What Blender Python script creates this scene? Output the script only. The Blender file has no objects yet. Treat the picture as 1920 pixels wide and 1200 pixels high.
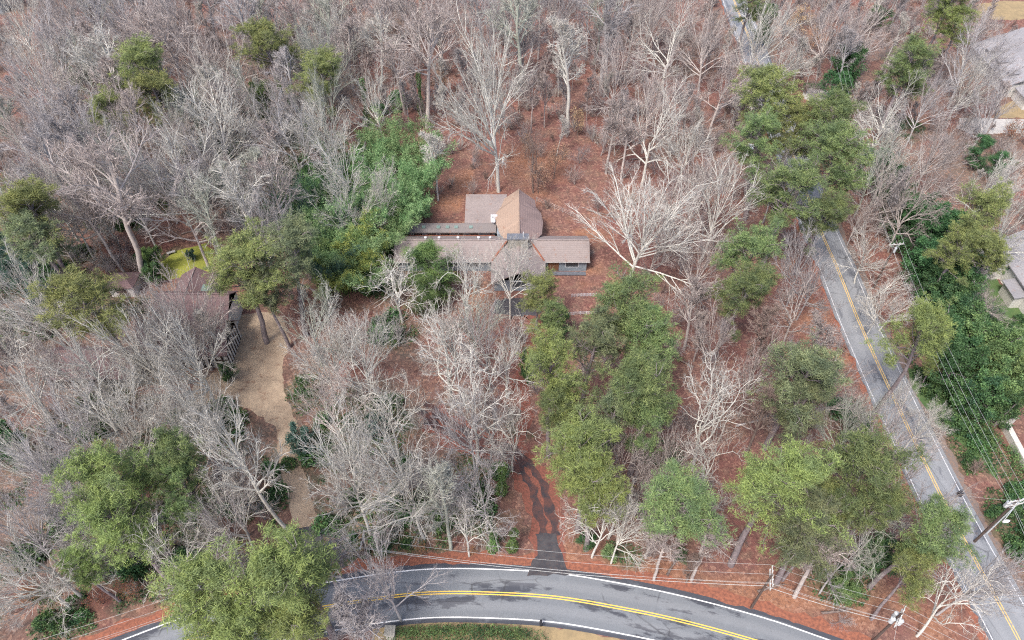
import bpy, bmesh, math, random
import numpy as np
from mathutils import Vector, Matrix
# ------------------------------------------------------------------ camera, sky, sun, exposure
scene = bpy.context.scene
C = scene.collection
H = 95.0; F = 1350.0; TH = math.radians(47.2); S_, C_ = math.sin(TH), math.cos(TH)
cam_d = bpy.data.cameras.new('camera'); cam = bpy.data.objects.new('camera', cam_d); C.objects.link(cam)
cam.location = (0, 0, H); cam.rotation_euler = (math.pi / 2 - TH, 0, 0)
cam_d.sensor_width = 36; cam_d.lens = F / 1920 * 36; cam_d.clip_end = 3000; cam_d.clip_start = 0.5
scene.camera = cam
SUN_EL, SUN_AZ = math.radians(58), math.radians(215)      # azimuth clockwise from +Y, where the light comes from
world = bpy.data.worlds.new('World'); scene.world = world; world.use_nodes = True
wn = world.node_tree.nodes; bg = wn['Background']
sky = wn.new('ShaderNodeTexSky'); sky.sky_type = 'NISHITA'; sky.sun_disc = False
sky.sun_elevation = SUN_EL; sky.sun_rotation = SUN_AZ; sky.air_density = 1.0; sky.dust_density = 4.0; sky.ozone_density = 1.0
world.node_tree.links.new(sky.outputs[0], bg.inputs[0]); bg.inputs[1].default_value = 0.14
sd = bpy.data.lights.new('sun', 'SUN'); sd.energy = 1.5; sd.angle = math.radians(11); sd.color = (1.0, 0.96, 0.91)
so = bpy.data.objects.new('sun', sd); C.objects.link(so)
sdir = Vector((math.sin(SUN_AZ) * math.cos(SUN_EL), math.cos(SUN_AZ) * math.cos(SUN_EL), math.sin(SUN_EL)))
so.rotation_euler = sdir.to_track_quat('Z', 'Y').to_euler(); so.location = (0, 0, 150)
scene.view_settings.view_transform = 'Standard'; scene.view_settings.look = 'None'
scene.view_settings.gamma = 1; scene.view_settings.exposure = 1.03
scene.cycles.max_bounces = 4; scene.cycles.diffuse_bounces = 3; scene.cycles.use_denoising = False; scene.cycles.filter_width = 1.15

# ------------------------------------------------------------------ helpers
def G(px, py, z=0.0):
    """photo pixel (1920 wide) to the world point at height z"""
    u = (px - 960) / F; v = (py - 600) / F; k = (H - z) / (S_ + v * C_)
    return (k * u, k * (C_ - v * S_), z)
def pix(x, y, z):
    d = y * C_ + (H - z) * S_
    return 960 + F * x / d, 600 - F * (y * S_ - (H - z) * C_) / d
def depth(x, y, z): return y * C_ + (H - z) * S_
def tag(o, label=None, cat=None, group=None, kind=None):
    if label: o['label'] = label
    if cat: o['category'] = cat
    if group: o['group'] = group
    if kind: o['kind'] = kind
    return o
def empty(name, loc, rz=0, label=None, cat=None, group=None):
    o = bpy.data.objects.new(name, None); C.objects.link(o); o.location = loc; o.rotation_euler = (0, 0, rz)
    o.empty_display_size = 0.3
    return tag(o, label, cat, group)
def link(name, me, mat, parent=None):
    o = bpy.data.objects.new(name, me); C.objects.link(o)
    if mat is not None:
        if not me.materials: me.materials.append(mat)
    if parent is not None: o.parent = parent
    return o
def np_mesh(name, V, Fq, smooth=False):
    """V (n,3); Fq list of arrays of faces (m,k)"""
    me = bpy.data.meshes.new(name)
    V = np.asarray(V, np.float32); me.vertices.add(len(V)); me.vertices.foreach_set('co', V.ravel())
    ls = []; st = []; tot = 0
    for f in Fq:
        f = np.asarray(f, np.int32); k = f.shape[1]
        st.append(np.arange(len(f)) * k + tot); ls.append(f.ravel()); tot += f.size
    me.loops.add(tot); me.loops.foreach_set('vertex_index', np.concatenate(ls))
    st = np.concatenate(st); me.polygons.add(len(st)); me.polygons.foreach_set('loop_start', st.astype(np.int32))
    if smooth: me.polygons.foreach_set('use_smooth', np.ones(len(st), bool))
    me.update(calc_edges=True); me.validate()
    return me
class MB:
    """collects boxes, bars and polygons into one mesh"""
    def __init__(s): s.v = []; s.f = []
    def box(s, x0, x1, y0, y1, z0, z1):
        b = len(s.v); s.v += [(x, y, z) for z in (z0, z1) for x, y in ((x0, y0), (x1, y0), (x1, y1), (x0, y1))]
        s.f += [[b + i for i in q] for q in ((3, 2, 1, 0), (4, 5, 6, 7), (0, 1, 5, 4), (1, 2, 6, 5), (2, 3, 7, 6), (3, 0, 4, 7))]
    def poly(s, pts):
        b = len(s.v); s.v += [tuple(p) for p in pts]; s.f.append(list(range(b, b + len(pts))))
    def slab(s, pts, t):
        """a face given by its outline, thickened downwards by t"""
        n = len(pts); b = len(s.v); s.v += [tuple(p) for p in pts] + [(p[0], p[1], p[2] - t) for p in pts]
        s.f.append(list(range(b, b + n))); s.f.append([b + n + i for i in reversed(range(n))])
        for i in range(n): j = (i + 1) % n; s.f.append([b + i, b + n + i, b + n + j, b + j])
    def tube(s, a, b_, r0, r1=None, n=8, cap=True):
        r1 = r0 if r1 is None else r1; a = Vector(a); b_ = Vector(b_); d = (b_ - a).normalized()
        x = d.orthogonal().normalized(); y = d.cross(x); b = len(s.v)
        for p, r in ((a, r0), (b_, r1)):
            for i in range(n):
                t = 2 * math.pi * i / n; s.v.append(tuple(p + x * math.cos(t) * r + y * math.sin(t) * r))
        for i in range(n): j = (i + 1) % n; s.f.append([b + i, b + j, b + n + j, b + n + i])
        if cap: s.f.append([b + i for i in reversed(range(n))]); s.f.append([b + n + i for i in range(n)])
    def path(s, pts, r, n=5):
        for a, b in zip(pts[:-1], pts[1:]): s.tube(a, b, r, r, n, False)
    def build(s, name, mat, parent=None, bevel=0):
        me = bpy.data.meshes.new(name); me.from_pydata(s.v, [], s.f)
        if bevel:
            bm = bmesh.new(); bm.from_mesh(me); bmesh.ops.bevel(bm, geom=bm.edges[:], offset=bevel, segments=1, affect='EDGES'); bm.to_mesh(me); bm.free()
        me.update(); return link(name, me, mat, parent)

# ------------------------------------------------------------------ materials
def new_mat(name, rough=0.85, spec=0.25):
    m = bpy.data.materials.new(name); m.use_nodes = True; nt = m.node_tree
    p = nt.nodes['Principled BSDF']; p.inputs['Roughness'].default_value = rough; p.inputs['Specular IOR Level'].default_value = spec
    return m, nt, p
def N(nt, t, **kw):
    n = nt.nodes.new(t)
    for k, v in kw.items(): setattr(n, k, v)
    return n
def coord(nt, kind='Object', scale=(1, 1, 1)):
    t = N(nt, 'ShaderNodeTexCoord'); mp = N(nt, 'ShaderNodeMapping'); mp.inputs['Scale'].default_value = scale
    nt.links.new(t.outputs[kind], mp.inputs[0]); return mp.outputs[0]
def pos(nt, scale=(1, 1, 1)):
    t = N(nt, 'ShaderNodeNewGeometry'); mp = N(nt, 'ShaderNodeMapping'); mp.inputs['Scale'].default_value = scale
    nt.links.new(t.outputs['Position'], mp.inputs[0]); return mp.outputs[0]
def noise(nt, vec, scale, detail=4, rough=0.6):
    n = N(nt, 'ShaderNodeTexNoise'); n.inputs['Scale'].default_value = scale; n.inputs['Detail'].default_value = detail
    n.inputs['Roughness'].default_value = rough; nt.links.new(vec, n.inputs['Vector']); return n.outputs['Fac']
def ramp(nt, fac, a, b, lo=(0, 0, 0, 1), hi=(1, 1, 1, 1)):
    r = N(nt, 'ShaderNodeMapRange'); r.inputs[1].default_value = a; r.inputs[2].default_value = b; r.interpolation_type = 'SMOOTHSTEP'
    nt.links.new(fac, r.inputs[0]); return r.outputs[0]
def mix(nt, fac, a, b, mode='MIX'):
    m = N(nt, 'ShaderNodeMix', data_type='RGBA', blend_type=mode)
    for inp, val in ((m.inputs[0], fac), (m.inputs[6], a), (m.inputs[7], b)):
        if isinstance(val, (int, float)): inp.default_value = val
        elif isinstance(val, tuple): inp.default_value = (*val[:3], 1)
        else: nt.links.new(val, inp)
    return m.outputs[2]
def math_(nt, op, a, b=None):
    m = N(nt, 'ShaderNodeMath', operation=op)
    for i, val in enumerate((a, b)):
        if val is None: continue
        if isinstance(val, (int, float)): m.inputs[i].default_value = val
        else: nt.links.new(val, m.inputs[i])
    return m.outputs[0]
def bump(nt, p, h, strength=0.5, dist=0.1):
    b = N(nt, 'ShaderNodeBump'); b.inputs['Strength'].default_value = strength; b.inputs['Distance'].default_value = dist
    nt.links.new(h, b.inputs['Height']); nt.links.new(b.outputs[0], p.inputs['Normal'])
def plain(name, col, col2=None, scale=2.0, rough=0.8, spec=0.25, bmp=0.0, metal=0):
    m, nt, p = new_mat(name, rough, spec); p.inputs['Metallic'].default_value = metal
    v = pos(nt); n = noise(nt, v, scale, 5)
    c2 = col2 or tuple(x * 0.65 for x in col)
    nt.links.new(mix(nt, ramp(nt, n, 0.3, 0.7), col, c2), p.inputs['Base Color'])
    if bmp: bump(nt, p, n, bmp, 0.05)
    return m
def bark(name, col, col2):
    m, nt, p = new_mat(name, 0.9, 0.15)
    n = noise(nt, coord(nt, 'Object', (1, 1, .35)), 2.2, 6, .7)
    oi = N(nt, 'ShaderNodeObjectInfo'); c = mix(nt, ramp(nt, n, .35, .65), col, col2)
    c = mix(nt, math_(nt, 'MULTIPLY', oi.outputs['Random'], .35), c, tuple(x * .55 for x in col2))
    nt.links.new(c, p.inputs['Base Color']); return m
def leaf(name, a, b, c, rough=.7, clump=.55, trans=.15):
    m, nt, p = new_mat(name, rough, .2)
    g = N(nt, 'ShaderNodeNewGeometry'); oi = N(nt, 'ShaderNodeObjectInfo')
    n = noise(nt, coord(nt, 'Object'), clump, 3)
    col = mix(nt, g.outputs['Random Per Island'], a, b)
    col = mix(nt, ramp(nt, n, .42, .62), col, c)
    hs = N(nt, 'ShaderNodeHueSaturation'); nt.links.new(col, hs.inputs['Color'])
    nt.links.new(math_(nt, 'ADD', math_(nt, 'MULTIPLY', oi.outputs['Random'], .035), .485), hs.inputs['Hue'])
    nt.links.new(math_(nt, 'ADD', math_(nt, 'MULTIPLY', oi.outputs['Random'], .35), .82), hs.inputs['Value'])
    nt.links.new(hs.outputs[0], p.inputs['Base Color'])
    tr = N(nt, 'ShaderNodeBsdfTranslucent'); nt.links.new(hs.outputs[0], tr.inputs[0]); ms = N(nt, 'ShaderNodeMixShader'); ms.inputs[0].default_value = trans
    nt.links.new(p.outputs[0], ms.inputs[1]); nt.links.new(tr.outputs[0], ms.inputs[2]); nt.links.new(ms.outputs[0], nt.nodes['Material Output'].inputs[0])
    return m
BARK = {'w': bark('pale_bark', (.74, .72, .66), (.54, .53, .48)), 'g': bark('lichen_bark', (.50, .53, .45), (.36, .38, .32)),
        'p': bark('pinkish_bark', (.62, .56, .52), (.42, .37, .345)), 'b': bark('brown_bark', (.28, .22, .19), (.17, .13, .12)),
        'm': bark('mauve_bark', (.56, .54, .53), (.38, .36, .36))}
TWIG = {'w': bark('pale_twig', (.62, .59, .54), (.44, .415, .38)), 'g': bark('lichen_twig', (.48, .49, .43), (.36, .36, .32)),
        'p': bark('pinkish_twig', (.46, .395, .37), (.34, .29, .275)), 'b': bark('brown_twig', (.34, .26, .22), (.24, .18, .16)),
        'm': bark('mauve_twig', (.44, .41, .41), (.33, .305, .305))}
PINE_BARK = bark('pine_bark', (.34, .29, .30), (.20, .17, .175))
PINE = {'y': leaf('pine_needles_olive', (.36, .38, .14), (.15, .19, .065), (.17, .20, .085)),
        'g': leaf('pine_needles_green', (.30, .36, .14), (.12, .175, .07), (.13, .18, .085)),
        'd': leaf('pine_needles_dull', (.30, .33, .17), (.15, .185, .095), (.12, .15, .09)),
        'l': leaf('pine_needles_light', (.34, .40, .13), (.18, .235, .08), (.19, .24, .10))}
EVER = {'d': leaf('glossy_dark_leaves', (.13, .25, .10), (.055, .13, .055), (.05, .12, .05), .5),
        'g': leaf('evergreen_leaves', (.17, .28, .10), (.06, .125, .055), (.05, .11, .055), .5),
        'y': leaf('light_evergreen_leaves', (.24, .33, .12), (.12, .19, .075), (.10, .17, .07), .55),
        't': leaf('bluish_leaves', (.12, .20, .14), (.07, .125, .095), (.05, .105, .085), .55),
        'b': leaf('bamboo_leaves', (.40, .54, .26), (.16, .27, .11), (.12, .22, .09), .7, .45),
        'o': leaf('yellow_bamboo_leaves', (.46, .48, .12), (.24, .30, .09), (.16, .24, .08), .55, .45),
        'i': leaf('ivy_leaves', (.22, .33, .11), (.12, .20, .07), (.09, .16, .06), .5),
        'r': leaf('rusty_leaves', (.42, .18, .09), (.30, .12, .07), (.30, .18, .10), .8),
        's': leaf('tan_beech_leaves', (.56, .38, .24), (.44, .28, .18), (.38, .24, .16), .8)}

# ------------------------------------------------------------------ ground
rng = np.random.default_rng(7)
def vnoise(x, y, s, seed=0):
    """smooth value noise on arrays"""
    x = x / s; y = y / s; xi = np.floor(x).astype(int); yi = np.floor(y).astype(int); fx = x - xi; fy = y - yi
    fx = fx * fx * (3 - 2 * fx); fy = fy * fy * (3 - 2 * fy)
    def h(a, b):
        n = (a * 374761393 + b * 668265263 + seed * 974711) & 0x7fffffff
        n = ((n ^ (n >> 13)) * 1274126177) & 0x7fffffff; return ((n ^ (n >> 16)) & 0xffff) / 65535.0
    return (h(xi, yi) * (1 - fx) + h(xi + 1, yi) * fx) * (1 - fy) + (h(xi, yi + 1) * (1 - fx) + h(xi + 1, yi + 1) * fx) * fy
# green ground cover, orange straw, grey-brown duff: centre in the photo, radius in metres
ZG = [(360, 360, 9), (560, 330, 9), (220, 420, 7), (100, 480, 9), (40, 620, 8), (150, 840, 9), (250, 1040, 9), (400, 800, 7), (560, 980, 7), (700, 880, 8), (820, 960, 7), (640, 1030, 6), (180, 240, 8), (560, 250, 8), (730, 200, 5), (60, 880, 12), (150, 1010, 12), (60, 1150, 14), (230, 1130, 11), (400, 1120, 10), (480, 900, 8), (330, 990, 8), (640, 960, 9), (760, 960, 9), (860, 1000, 8), (680, 800, 9),
      (900, 900, 6), (30, 500, 12), (130, 540, 9), (620, 860, 8), (560, 740, 5), (230, 760, 8), (300, 830, 8), (1790, 750, 10), (1850, 900, 9), (1770, 860, 6), (1900, 1000, 7), (1890, 640, 12), (1720, 700, 7),
      (1100, 800, 6), (1600, 790, 5), (1240, 860, 4), (520, 210, 9), (300, 470, 6), (440, 1190, 6), (1170, 1040, 3), (700, 480, 14), (640, 330, 12), (1570, 1080, 5), (740, 620, 5), (420, 280, 9), (160, 330, 7), (150, 150, 7), (1460, 190, 6), (1690, 240, 6), (940, 1040, 5), (980, 800, 3)]
ZO = [(850, 380, 6), (900, 340, 7), (1050, 380, 9), (1000, 310, 9), (1100, 420, 7), (560, 400, 0), (1050, 1080, 6), (1200, 1090, 8), (1330, 1120, 8), (1450, 1160, 8), (1560, 1180, 8), (1690, 1190, 8), (1740, 1120, 6), (840, 1055, 4), (740, 1050, 5),
      (1540, 590, 7), (1560, 660, 6), (880, 540, 7), (430, 1170, 5), (620, 1070, 4), (1490, 60, 9), (1540, 90, 7), (1080, 500, 6), (960, 1060, 4), (1030, 700, 4), (300, 1185, 5)]
ZB = [(30, 760, 22), (150, 600, 16), (330, 900, 20), (700, 820, 14), (480, 400, 14), (850, 820, 10), (760, 640, 7), (60, 80, 45), (250, 100, 40), (100, 300, 38), (300, 300, 30), (450, 250, 24), (60, 650, 24), (60, 1000, 22), (300, 1000, 22), (500, 900, 20), (600, 760, 16), (800, 900, 18), (250, 780, 22), (560, 120, 30), (700, 60, 22), (900, 1010, 9), (1750, 130, 26), (1850, 300, 26), (1750, 330, 16), (1450, 60, 25), (1280, 120, 10), (1330, 280, 12), (450, 1100, 14)]
def zone(X, Y, Z, seed):
    w = np.zeros_like(X)
    for px, py, r in Z:
        if r <= 0: continue
        x, y, _ = G(px, py); d = np.hypot(X - x, Y - y) / r
        w = np.maximum(w, np.clip(1.15 - d, 0, 1) * 1.4)
    n = vnoise(X, Y, 5.5, seed) * .6 + vnoise(X, Y, 1.9, seed + 1) * .4
    return np.clip(w, 0, 1) * np.clip((n - .28) * 3.2, 0, 1)
def make_ground():
    xs = np.concatenate([[-900, -500, -300], np.arange(-190, 190.1, .6), [300, 500, 900]]); ys = np.concatenate([[-400, -100], np.arange(15, 290, .6), [400, 700, 1200]])
    X, Y = np.meshgrid(xs, ys); nx, ny = len(xs), len(ys)
    Z = np.zeros_like(X); i = np.arange(nx * ny).reshape(ny, nx)
    Fq = np.stack([i[:-1, :-1], i[:-1, 1:], i[1:, 1:], i[1:, :-1]], -1).reshape(-1, 4)
    me = np_mesh('ground', np.stack([X, Y, Z], -1).reshape(-1, 3), [Fq])
    ca = me.color_attributes.new('cover', 'FLOAT_COLOR', 'POINT')
    col = np.stack([zone(X, Y, ZG, 3), zone(X, Y, ZO, 11), zone(X, Y, ZB, 23), np.ones_like(X)], -1).astype(np.float32)
    ca.data.foreach_set('color', col.ravel())
    m, nt, p = new_mat('leaf_litter', .95, .1)
    v = pos(nt); at = N(nt, 'ShaderNodeAttribute', attribute_name='cover'); sp = N(nt, 'ShaderNodeSeparateColor'); nt.links.new(at.outputs['Color'], sp.inputs[0])
    big = noise(nt, v, .07, 4); mid = noise(nt, v, .5, 5, .7); fine = noise(nt, v, 3.2, 6, .8)
    c = mix(nt, ramp(nt, big, .35, .65), (.205, .092, .078), (.185, .108, .092))
    c = mix(nt, ramp(nt, mid, .45, .72), c, (.13, .066, .055))
    c = mix(nt, math_(nt, 'MULTIPLY', ramp(nt, noise(nt, v, .19, 5, .7), .50, .62), .6), c, (.20, .135, .10))
    c = mix(nt, math_(nt, 'MULTIPLY', ramp(nt, noise(nt, v, .28, 5, .75), .56, .66), .6), c, (.10, .075, .062))
    c = mix(nt, math_(nt, 'MULTIPLY', sp.outputs[2], .92), c, (.16, .128, .105))
    c = mix(nt, sp.outputs[1], c, (.29, .145, .09))
    gcol = mix(nt, ramp(nt, mid, .35, .65), (.05, .085, .045), (.12, .13, .075))
    c = mix(nt, math_(nt, 'MULTIPLY', sp.outputs[0], .8), c, gcol)
    vo = N(nt, 'ShaderNodeTexVoronoi'); vo.inputs['Scale'].default_value = 3.0; nt.links.new(v, vo.inputs['Vector'])
    sv = N(nt, 'ShaderNodeSeparateColor'); nt.links.new(vo.outputs['Color'], sv.inputs[0])
    c = mix(nt, math_(nt, 'MULTIPLY', ramp(nt, sv.outputs[0], .55, 1.0), .5), c, (.42, .25, .18))
    c = mix(nt, math_(nt, 'MULTIPLY', ramp(nt, sv.outputs[1], .55, 1.0), .5), c, (.11, .06, .05))
    c = mix(nt, math_(nt, 'MULTIPLY', ramp(nt, fine, .5, .7), .4), c, (.12, .055, .045))
    nt.links.new(c, p.inputs['Base Color']); bump(nt, p, fine, .6, .12)
    tag(link('ground', me, m), kind='structure')
make_ground()

def catmull(P, step=1.0):
    P = [Vector((p[0], p[1])) for p in P]; P = [P[0] * 2 - P[1]] + P + [P[-1] * 2 - P[-2]]; out = []
    for i in range(1, len(P) - 2):
        a, b, c, d = P[i - 1:i + 3]; n = max(2, int((c - b).length / step))
        for k in range(n):
            t = k / n; out.append(.5 * ((2 * b) + (c - a) * t + (2 * a - 5 * b + 4 * c - d) * t * t + (3 * b - a - 3 * c + d) * t ** 3))
    out.append(P[-2]); return out
def ribbon(name, line, o0, o1, z, mat, kind='structure', jit=0.0, parent=None):
    """strip between two offsets along a line; uv = (offset, distance)"""
    n = len(line); V = []; UV = []; dist = 0; r = random.Random(name)
    cols = 9 if o1 - o0 > 2 else 2
    for i, p in enumerate(line):
        t = (line[min(i + 1, n - 1)] - line[max(i - 1, 0)]).normalized(); nn = Vector((t.y, -t.x))
        if i: dist += (p - line[i - 1]).length
        for k in range(cols):
            o = o0 + (o1 - o0) * k / (cols - 1)
            if jit and k in (0, cols - 1): o += (r.random() - .5) * jit + math.sin(i * .9 + k) * jit * .2
            q = p + nn * o; V.append((q.x, q.y, z)); UV.append((o, dist))
    Fq = [(i * cols + k, i * cols + k + 1, (i + 1) * cols + k + 1, (i + 1) * cols + k) for i in range(n - 1) for k in range(cols - 1)]
    me = bpy.data.meshes.new(name); me.from_pydata(V, [], [f[::-1] if False else f for f in Fq])
    uv = me.uv_layers.new(name='road'); 
    for lp in me.loops: uv.data[lp.index].uv = UV[lp.vertex_index]
    o = link(name, me, mat, parent)
    if kind: o['kind'] = kind
    return o
def N_col(nt, vec, s):
    n = N(nt, 'ShaderNodeTexNoise'); n.inputs['Scale'].default_value = s; nt.links.new(vec, n.inputs['Vector']); return n.outputs['Color']
def asphalt(name, light, dark, edge_w, wet):
    m, nt, p = new_mat(name, .7, .35)
    uvn = N(nt, 'ShaderNodeUVMap', uv_map='road'); sp = N(nt, 'ShaderNodeSeparateXYZ'); nt.links.new(uvn.outputs[0], sp.inputs[0])
    mp = N(nt, 'ShaderNodeMapping'); mp.inputs['Scale'].default_value = (1.0, .22, 1); nt.links.new(uvn.outputs[0], mp.inputs[0])
    n1 = noise(nt, mp.outputs[0], .55, 7, .7); n2 = noise(nt, pos(nt), 5, 5, .8); n3 = noise(nt, mp.outputs[0], .16, 3)
    au = math_(nt, 'ABSOLUTE', sp.outputs[0])
    e = ramp(nt, math_(nt, 'ADD', au, math_(nt, 'MULTIPLY', n1, 1.2)), edge_w, edge_w + .45)
    w = ramp(nt, math_(nt, 'ADD', math_(nt, 'MULTIPLY', n1, .65), math_(nt, 'MULTIPLY', n3, .6)), wet, wet + .05)
    f = math_(nt, 'MAXIMUM', e, w)
    c = mix(nt, ramp(nt, n2, .3, .7), light, tuple(x * .78 for x in light)); c = mix(nt, math_(nt, 'MULTIPLY', f, .85), c, dark)
    # faint paler wheel tracks
    wt = math_(nt, 'ABSOLUTE', math_(nt, 'SUBTRACT', au, 1.7)); c = mix(nt, math_(nt, 'MULTIPLY', ramp(nt, wt, .9, .2), .12), c, (.42, .42, .43))
    vo = N(nt, 'ShaderNodeTexVoronoi', feature='DISTANCE_TO_EDGE'); vo.inputs['Scale'].default_value = .33; mp2 = N(nt, 'ShaderNodeMapping'); mp2.inputs['Scale'].default_value = (1, .55, 1); nt.links.new(uvn.outputs[0], mp2.inputs[0])
    wv = mix(nt, .12, mp2.outputs[0], N_col(nt, mp2.outputs[0], 1.6)); nt.links.new(wv, vo.inputs['Vector'])
    ck = math_(nt, 'MULTIPLY', ramp(nt, vo.outputs[0], .022, .006), ramp(nt, n3, .42, .58)); c = mix(nt, math_(nt, 'MULTIPLY', ck, .6), c, (.05, .05, .055))
    c = mix(nt, math_(nt, 'MULTIPLY', ramp(nt, noise(nt, pos(nt), .35, 5, .7), .55, .7), .3), c, tuple(x * 1.35 for x in light))
    nt.links.new(c, p.inputs['Base Color']); nt.links.new(mix(nt, f, (.75,) * 3, (.4,) * 3), p.inputs['Roughness']); bump(nt, p, n2, .3, .02)
    return m
ROAD1 = asphalt('worn_asphalt', (.19, .205, .225), (.05, .053, .067), 3.75, .635)
ROAD2 = asphalt('worn_asphalt_pale', (.26, .27, .285), (.12, .125, .14), 4.2, .66)
def paint(name, col, wear):
    m, nt, p = new_mat(name, .6, .3); n = noise(nt, pos(nt), 4, 5, .8)
    nt.links.new(mix(nt, ramp(nt, n, wear, wear + .1), col, (.25, .25, .25)), p.inputs['Base Color']); return m
WHITE_P = paint('white_road_paint', (.82, .82, .82), .62); YEL_P = paint('yellow_road_paint', (.85, .55, .10), .64); WORN_W = paint('worn_white_paint', (.66, .66, .68), .5); WORN_Y = paint('worn_yellow_paint', (.70, .47, .16), .52)
STRAW = plain('leaf_strewn_verge', (.34, .135, .085), (.18, .08, .06), 2.5, .95, .1)
REDLEAF = plain('drifted_red_leaves', (.27, .10, .075), (.14, .07, .055), 2.8, .95, .1)
GRIT = plain('grey_shoulder_grit', (.16, .145, .14), (.25, .17, .13), 2.5, .95, .1)
c1 = catmull([G(*p)[:2] for p in ((150, 1280), (380, 1191), (467, 1168), (550, 1149), (640, 1133), (723, 1120), (807, 1112), (907, 1112), (1040, 1120), (1173, 1142), (1280, 1165), (1403, 1198), (1500, 1230), (1640, 1285), (1800, 1370))])
c2 = catmull([G(*p)[:2] for p in ((2010, 1390), (1907, 1193), (1780, 960), (1697, 790), (1653, 697), (1608, 597), (1570, 503), (1535, 423), (1490, 300), (1443, 180), (1408, 80), (1376, 0), (1350, -90), (1330, -150))])
ribbon('road', c1, -4.05, 3.9, .020, ROAD1); ribbon('road', c2, -4.0, 3.75, .012, ROAD2)
ribbon('road_verge', c1, -5.6, -3.6, .008, STRAW, jit=.9); ribbon('road_shoulder', c2, 3.5, 4.7, .006, GRIT, jit=.7)
ribbon('leaf_drift', c1, -4.8, -4.1, .030, STRAW, jit=.6); ribbon('leaf_drift', c2, -4.6, -4.0, .022, STRAW, jit=.8)
for o in (-3.3, 3.25): ribbon('road_marking', c1, o - .075, o + .075, .026, WHITE_P)
for o in (-.16, .16): ribbon('road_marking', c1, o - .07, o + .07, .026, YEL_P)
for o in (-3.35, 3.1): ribbon('road_marking', c2, o - .065, o + .065, .017, WORN_W)
for o in (-.17, .17): ribbon('road_marking', c2, o - .075, o + .075, .017, WORN_Y)
def sheet(name, pts, z, mat, jit=.25, kind='structure'):
    """flat patch from an outline of photo points on the ground, with an uneven edge"""
    P = [Vector(G(*p)) for p in pts]; out = []; r = random.Random(len(pts) * 7 + int(pts[0][0]))
    for a, b in zip(P, P[1:] + P[:1]):
        n = max(1, int((b - a).length / .8))
        for k in range(n):
            q = a.lerp(b, k / n); out.append((q.x + r.uniform(-jit, jit), q.y + r.uniform(-jit, jit), z))
    bm = bmesh.new(); f = bm.faces.new([bm.verts.new(p) for p in out]); bmesh.ops.triangulate(bm, faces=[f]); bmesh.ops.recalc_face_normals(bm, faces=bm.faces[:])
    me = bpy.data.meshes.new(name); bm.to_mesh(me); bm.free(); o = link(name, me, mat); o['kind'] = kind; return o
def ground_mat(name, a, b, c, s1=.4, s2=3.0):
    m, nt, p = new_mat(name, .95, .1); v = pos(nt)
    col = mix(nt, ramp(nt, noise(nt, v, s1, 5, .7), .35, .65), a, b); col = mix(nt, math_(nt, 'MULTIPLY', ramp(nt, noise(nt, v, s2, 6, .8), .5, .7), .5), col, c)
    nt.links.new(col, p.inputs['Base Color']); return m
GRAVEL = ground_mat('tan_gravel', (.42, .325, .235), (.30, .23, .17), (.17, .12, .09), .3, 1.3)
LAWN = ground_mat('mossy_lawn', (.32, .33, .065), (.24, .26, .06), (.14, .16, .055))
GOLD = ground_mat('dormant_grass', (.34, .255, .145), (.26, .20, .12), (.18, .16, .09), .6)
GREEN = ground_mat('dark_turf', (.07, .13, .05), (.10, .15, .06), (.05, .08, .035))
LEAFDRIVE = ground_mat('leaf_strewn_asphalt', (.050, .047, .054), (.12, .062, .055), (.17, .08, .065), .8, 2.2)
DARKASPH = ground_mat('dark_asphalt', (.055, .055, .064), (.085, .082, .088), (.16, .09, .07), .8)
CONC = ground_mat('concrete', (.48, .46, .43), (.40, .38, .36), (.33, .31, .29))
nt_ = GRAVEL.node_tree; p_ = nt_.nodes['Principled BSDF']; old_ = p_.inputs['Base Color'].links[0].from_socket
nt_.links.new(mix(nt_, math_(nt_, 'MULTIPLY', ramp(nt_, noise(nt_, pos(nt_), .55, 7, .8), .54, .62), .7), old_, (.20, .12, .085)), p_.inputs['Base Color'])
sheet('gravel_drive', [(452, 590), (500, 585), (528, 592), (545, 640), (528, 690), (535, 740), (556, 790), (538, 806), (500, 790), (470, 768), (420, 752), (366, 758), (362, 722), (400, 700), (430, 690), (432, 668), (414, 650), (425, 615)], .012, GRAVEL)
sheet('gravel_drive', [(518, 780), (556, 790), (560, 850), (575, 905), (588, 940), (600, 985), (552, 995), (536, 940), (526, 890), (520, 830)], .008, GRAVEL)
sheet('asphalt_apron', [(552, 991), (600, 984), (618, 1060), (640, 1085), (570, 1105), (560, 1050)], .016, DARKASPH, .1)
dl = catmull([G(*p)[:2] for p in ((1030, 1075), (1030, 1035), (1026, 990), (1016, 940), (996, 893), (955, 852), (905, 832), (860, 815), (820, 790), (780, 750), (745, 712))])
ribbon('leafy_drive', dl[:34], -2.5, 2.5, .010, REDLEAF, jit=1.2)
sheet('asphalt_apron', [(1006, 1000), (1045, 1000), (1052, 1040), (1072, 1078), (988, 1078), (1006, 1040)], .034, DARKASPH, .2)
dl2 = catmull([G(*p)[:2] for p in ((965, 850), (985, 780), (975, 720), (990, 660), (1010, 610), (975, 580))]); ribbon('leafy_drive', dl2, -1.1, 1.1, .013, REDLEAF, jit=.9)
sheet('asphalt_parking', [(925, 563), (975, 560), (1020, 572), (1010, 592), (960, 592), (925, 585)], .017, DARKASPH, .3)
for wx in (-.85, .85):
    ribbon('wheel_track', dl[5:36], wx - .72, wx + .72, .0185 + wx * .001, LEAFDRIVE, jit=.9)
sheet('lawn', [(300, 492), (330, 470), (385, 457), (400, 470), (396, 530), (340, 520), (300, 527)], .010, LAWN)
sheet('lawn', [(700, 1168), (900, 1166), (1000, 1168), (1100, 1186), (1180, 1205), (1100, 1260), (700, 1260)], .009, GOLD)
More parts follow.
